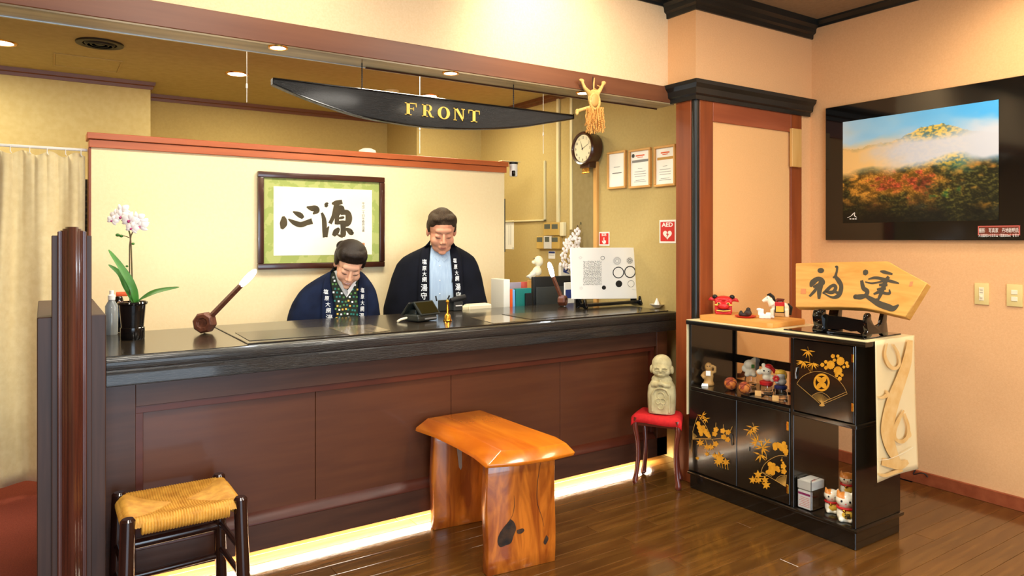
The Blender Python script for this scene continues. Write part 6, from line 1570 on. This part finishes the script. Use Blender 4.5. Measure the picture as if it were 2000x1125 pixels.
# ---- the man
dM = 4.50; dP = 4.42; at = od(860, 0, dM); at.z = 0
kM = 1380/dM; lx = lambda px: (px-860)/kM; lz = lambda py: EYE-(py-467)/kM
T = frame(at)
Mh = Matrix.Translation((.008, -.085, lz(452))) @ Matrix.Rotation(radians(9), 4, 'Z') @ Matrix.Rotation(radians(24), 4, 'X')
def rings(sp, n=24):
    return [[Vector((ox_+hx*cos(2*pi*k/n), oy_+hy*sin(2*pi*k/n), z)) for k in range(n)] for z, hx, hy, ox_, oy_ in sp]
def arm(sh, el, wr, r): return ('t', [Vector(sh), Vector(el), Vector(wr)], r)
SL, ER, WR = (-.18, .02, 1.12), (-.25, .02, .95), (-.26, -.02, .74)
SL2, ER2, WR2 = (.15, .02, 1.12), (.21, .02, .95), (.20, -.02, .74)
legs = [('t', [(-.095, .04, .85), (-.10, .03, .48), (-.10, .05, .07)], [.085, .062, .042]), ('t', [(.095, .04, .85), (.10, .03, .48), (.10, .05, .07)], [.085, .062, .042]), ('e', (-.10, -.01, .035), (.045, .12, .034)), ('e', (.10, -.01, .035), (.045, .12, .034))]
man, mbody, mcoat = person(dict(T=T, Mh=Mh, hs=1.13, fem=False, at=at, neck=(0, .03, 1.20), skin='skin_m', brow='brow_m', hairm='hair_m', coatm='coat_black',
    label='man in a black happi coat over a pale blue shirt looking down behind the counter',
    body=[('l', rings([(.82, .16, .10, 0, .04), (1.0, .15, .10, 0, .04), (1.12, .16, .09, 0, .03), (1.18, .11, .08, 0, .03), (1.25, .06, .05, 0, .03)])), arm(SL, ER, WR, [.055, .045, .03]), arm(SL2, ER2, WR2, [.055, .045, .03])]+legs,
    hands=[(WR, (.15, -.35, -1), -1), (WR2, (-.15, -.35, -1), 1)],
    hair=[((0, .016, .066), (.078, .086, .056)), ((0, .050, .020), (.076, .060, .085)), ((-.071, .016, .026), (.012, .036, .040)), ((.071, .016, .026), (.012, .036, .040)), ((.018, -.036, .096), (.050, .032, .020)), ((-.032, -.036, .090), (.034, .032, .022)), ((-.050, -.012, .068), (.030, .042, .040)), ((.050, -.012, .068), (.030, .042, .040)), ((0, .01, .095), (.05, .06, .038))],
    coat=[('l', rings([(0.500, 0.265, 0.15, -0.015, 0.02), (0.700, 0.315, 0.15, -0.025, 0.02), (0.800, 0.335, 0.15, -0.027, 0.02), (0.916, 0.336, 0.15, -0.026, 0.02), (1.014, 0.311, 0.15, -0.025, 0.02), (1.112, 0.288, 0.148, -0.021, 0.02), (1.193, 0.259, 0.135, -0.018, 0.02), (1.235, 0.228, 0.12, -0.010, 0.02), (1.262, 0.186, 0.105, -0.004, 0.02), (1.291, 0.130, 0.088, 0.002, 0.02), (1.312, 0.087, 0.074, 0.003, 0.02)]))],
    lower=[('t', [(-.095, .04, .85), (-.10, .03, .48), (-.10, .05, .09)], [.105, .085, .072]), ('t', [(.095, .04, .85), (.10, .03, .48), (.10, .05, .09)], [.105, .085, .072]), ('e', (0, .04, .84), (.17, .12, .12))], lowerm='trousers'))
bv = bvh_of([mcoat])
patch(bv, [(843, 476), (840, 500), (838, 540), (838, 614)], [(880, 478), (880, 500), (883, 540), (888, 614)], 40, 14, .004, 'shirt_front', 'shirt_blue', man)
patch(bv, [(836, 474), (823, 492), (818, 530), (816, 614)], [(842, 466), (838.5, 492), (838.5, 530), (839, 614)], 40, 5, .011, 'coat_collar_band', 'coat_black', man, .006)
patch(bv, [(881, 468), (879, 492), (883.5, 530), (887, 614)], [(886, 474), (898, 495), (903, 530), (906, 614)], 40, 5, .011, 'coat_collar_band', 'coat_black', man, .006)
pj = lambda px, py, e=.010: project(bv, px, py, e) or od(px, py, dM-.15)
for pts in ([(843, 484), (846, 480), (860, 505), (856, 511), (850, 505), (843, 496)], [(879, 484), (876, 481), (862, 505), (867, 512), (873, 506), (879, 496)]):
    B().prism([pj(*p) for p in pts], FW*.004).build('shirt_collar', 'shirt_blue', man, .0008)
b = B(); b.tube([pj(862, 512, .0055), pj(860, 560, .0055), pj(860, 600, .0055)], .0018, 5); b.build('shirt_placket', 'shirt_blue', man)
for py in (519, 548, 574): B().ell(pj(859, py, .008), (.0038, .002, .0038), None, 8, 6).build('button', 'white', man)
patch(bv, [(868, 548), (868, 585)], [(884, 548), (885, 585)], 8, 6, .0065, 'shirt_pocket', 'shirt_blue', man, .002)
B().tube([pj(884, 542, .014), pj(883, 552, .014)], .0025, 8).build('pen_clip', 'black_soft', man)
ML = [('塩', 829, 511.5, 9.5, 10.5), ('原', 829, 524, 9, 10), ('大', 829, 535, 8.5, 9.5), ('網', 829, 546, 9.5, 11), ('湯', 828.5, 562, 13, 15), ('守', 828, 578.5, 13, 15)]
band_text(bv, [(c, x, y, a, b_, .0) for c, x, y, a, b_ in ML], man, .0195)
MR = [('塩', 888.5, 509, 7, 10), ('原', 890, 521, 7, 10), ('大', 892, 533, 7, 9.5), ('網', 893, 544, 8, 11), ('湯', 894.5, 560.5, 10.5, 14.5), ('守', 895.5, 577, 10.5, 14.5)]
band_text(bv, [(c, x, y, a, b_, .0) for c, x, y, a, b_ in MR], man, .0195)
# ---- the woman
dW = 4.20; dP = 4.14; at = od(676, 0, dW); at.z = 0
kW = 1380/dW; T = frame(at)
lzw = lambda py: EYE-(py-467)/kW; lxw = lambda px: (px-676)/kW
Mh = Matrix.Translation((.018, -.115, lzw(515))) @ Matrix.Rotation(radians(10), 4, 'Z') @ Matrix.Rotation(radians(8), 4, 'Y') @ Matrix.Rotation(radians(37), 4, 'X')
SL, ER, WR = (-.18, .02, .97), (-.25, .01, .84), (-.24, -.03, .68)
SL2, ER2, WR2 = (.08, .02, .97), (.14, .0, .84), (.12, -.05, .68)
legs = [('t', [(-.125, .04, .78), (-.125, .03, .44), (-.125, .05, .07)], [.085, .062, .042]), ('t', [(.025, .04, .78), (.025, .03, .44), (.025, .05, .07)], [.085, .062, .042]), ('e', (-.125, 0, .035), (.040, .11, .034)), ('e', (.025, 0, .035), (.040, .11, .034))]
wom, wbody, wcoat = person(dict(T=T, Mh=Mh, hs=1.10, fem=True, at=at, neck=(-.015, .01, 1.05), skin='skin_w', brow='brow_w', hairm='hair_w', coatm='coat_navy',
    label='woman in a navy happi coat over a dotted kimono bowing behind the counter',
    body=[('l', rings([(.74, .15, .10, -.05, .05), (.9, .14, .10, -.05, .03), (1.0, .16, .095, -.05, .01), (1.06, .10, .07, -.03, .0), (1.09, .05, .05, -.01, 0)])), arm(SL, ER, WR, [.05, .04, .027]), arm(SL2, ER2, WR2, [.05, .04, .027])]+legs,
    hands=[(WR, (.2, -.5, -1), -1), (WR2, (-.2, -.5, -1), 1)],
    hair=[((0, .014, .070), (.080, .090, .058)), ((0, .054, .020), (.080, .062, .085)), ((-.069, .008, .030), (.014, .040, .044)), ((.069, .008, .030), (.014, .040, .044)), ((0, -.036, .094), (.058, .036, .024)), ((-.046, -.016, .074), (.032, .046, .038)), ((.046, -.016, .074), (.032, .046, .038)), ((-.035, .105, .035), (.036, .030, .032))],
    coat=[('l', rings([(0.420, 0.235, 0.15, -0.045, 0.02), (0.620, 0.268, 0.15, -0.063, 0.02), (0.760, 0.277, 0.15, -0.070, 0.02), (0.854, 0.276, 0.15, -0.069, 0.02), (0.915, 0.266, 0.145, -0.066, 0.02), (0.976, 0.251, 0.135, -0.059, 0.02), (1.037, 0.225, 0.12, -0.047, 0.02), (1.075, 0.197, 0.11, -0.038, 0.02), (1.105, 0.164, 0.1, -0.026, 0.02), (1.132, 0.131, 0.088, -0.014, 0.02), (1.160, 0.090, 0.074, -0.002, 0.02)]))],
    lower=[('l', rings([(.06, .17, .13, -.05, .05), (.4, .17, .13, -.05, .05), (.8, .18, .13, -.05, .04)]))], lowerm='kimono_dark'))
bv = bvh_of([wcoat])
patch(bv, [(652, 520), (645, 540), (649, 570), (655, 600), (658, 636)], [(701, 528), (700, 545), (698, 570), (699, 600), (701, 636)], 44, 18, .004, 'kimono_front', 'kimono_dark', wom)
patch(bv, [(648, 526), (634, 547), (629, 580), (628, 636)], [(651, 521), (645, 545), (649, 580), (654, 636)], 40, 6, .010, 'coat_collar_band', 'coat_navy', wom, .005)
patch(bv, [(703, 532), (701, 550), (700, 585), (700, 640)], [(706, 536), (714, 551), (718, 585), (719, 640)], 40, 6, .010, 'coat_collar_band', 'coat_navy', wom, .005)
pj = lambda px, py, e=.010: project(bv, px, py, e) or od(px, py, dW-.15)
for pts in ([(652, 530), (657, 528), (680, 571), (677, 580), (671, 573), (660, 553)], [(698, 545), (694, 545), (677, 570), (674, 576), (677, 581), (688, 566)]):
    B().prism([pj(*p, .012) for p in pts], FW*.004).build('white_collar', 'collar_white', wom, .0006)
rr = random.Random(12); cols = ['collar_white', 'yellow', 'teal', 'leaf']
bs = {k: B() for k in cols}
for j in range(14):
    for i in range(7):
        u = (i+.5*(j % 2))/6.5+rr.uniform(-.03, .03); py = 524+j*8.1+rr.uniform(-1.6, 1.6); 
        l_ = 646+max(0, (py-545))*.12 if py > 545 else 652-(py-524)*.3; r_ = 700
        px = l_+3+(r_-l_-6)*u
        # leave the white collar and the throat free
        if py < 583 and 653+(py-530)*.40 < px < 699-(py-545)*.62+1 and px > 653+(py-530)*.40: continue
        if py < 545 and px > 662: continue
        k = rr.choice(cols); q = 1.75
        p4 = [pj(px-q, py-q, .0078), pj(px+q, py-q, .0078), pj(px+q, py+q, .0078), pj(px-q, py+q, .0078)]
        bs[k].add(p4, [(0, 1, 2, 3)])
for k in cols:
    if bs[k].v: bs[k].build('kimono_dots', k, wom, smooth=0)['kind'] = 'stuff'
WLc = [('塩', 636.5, 570, 10, 10), ('原', 638.5, 582.5, 9.5, 10), ('大', 640.5, 594.5, 10, 10), ('網', 641.5, 606.5, 10, 11), ('湯', 643, 621, 14, 14)]
band_text(bv, [(c, x, y, a, b_, .06) for c, x, y, a, b_ in WLc], wom, .017)
WRc = [('塩', 708, 567, 7.5, 10), ('原', 708, 579.5, 7, 10), ('大', 708, 591.5, 7.5, 10), ('網', 707.5, 603.5, 8, 11), ('湯', 706.5, 618, 10, 14)]
band_text(bv, [(c, x, y, a, b_, 0) for c, x, y, a, b_ in WRc], wom, .017)
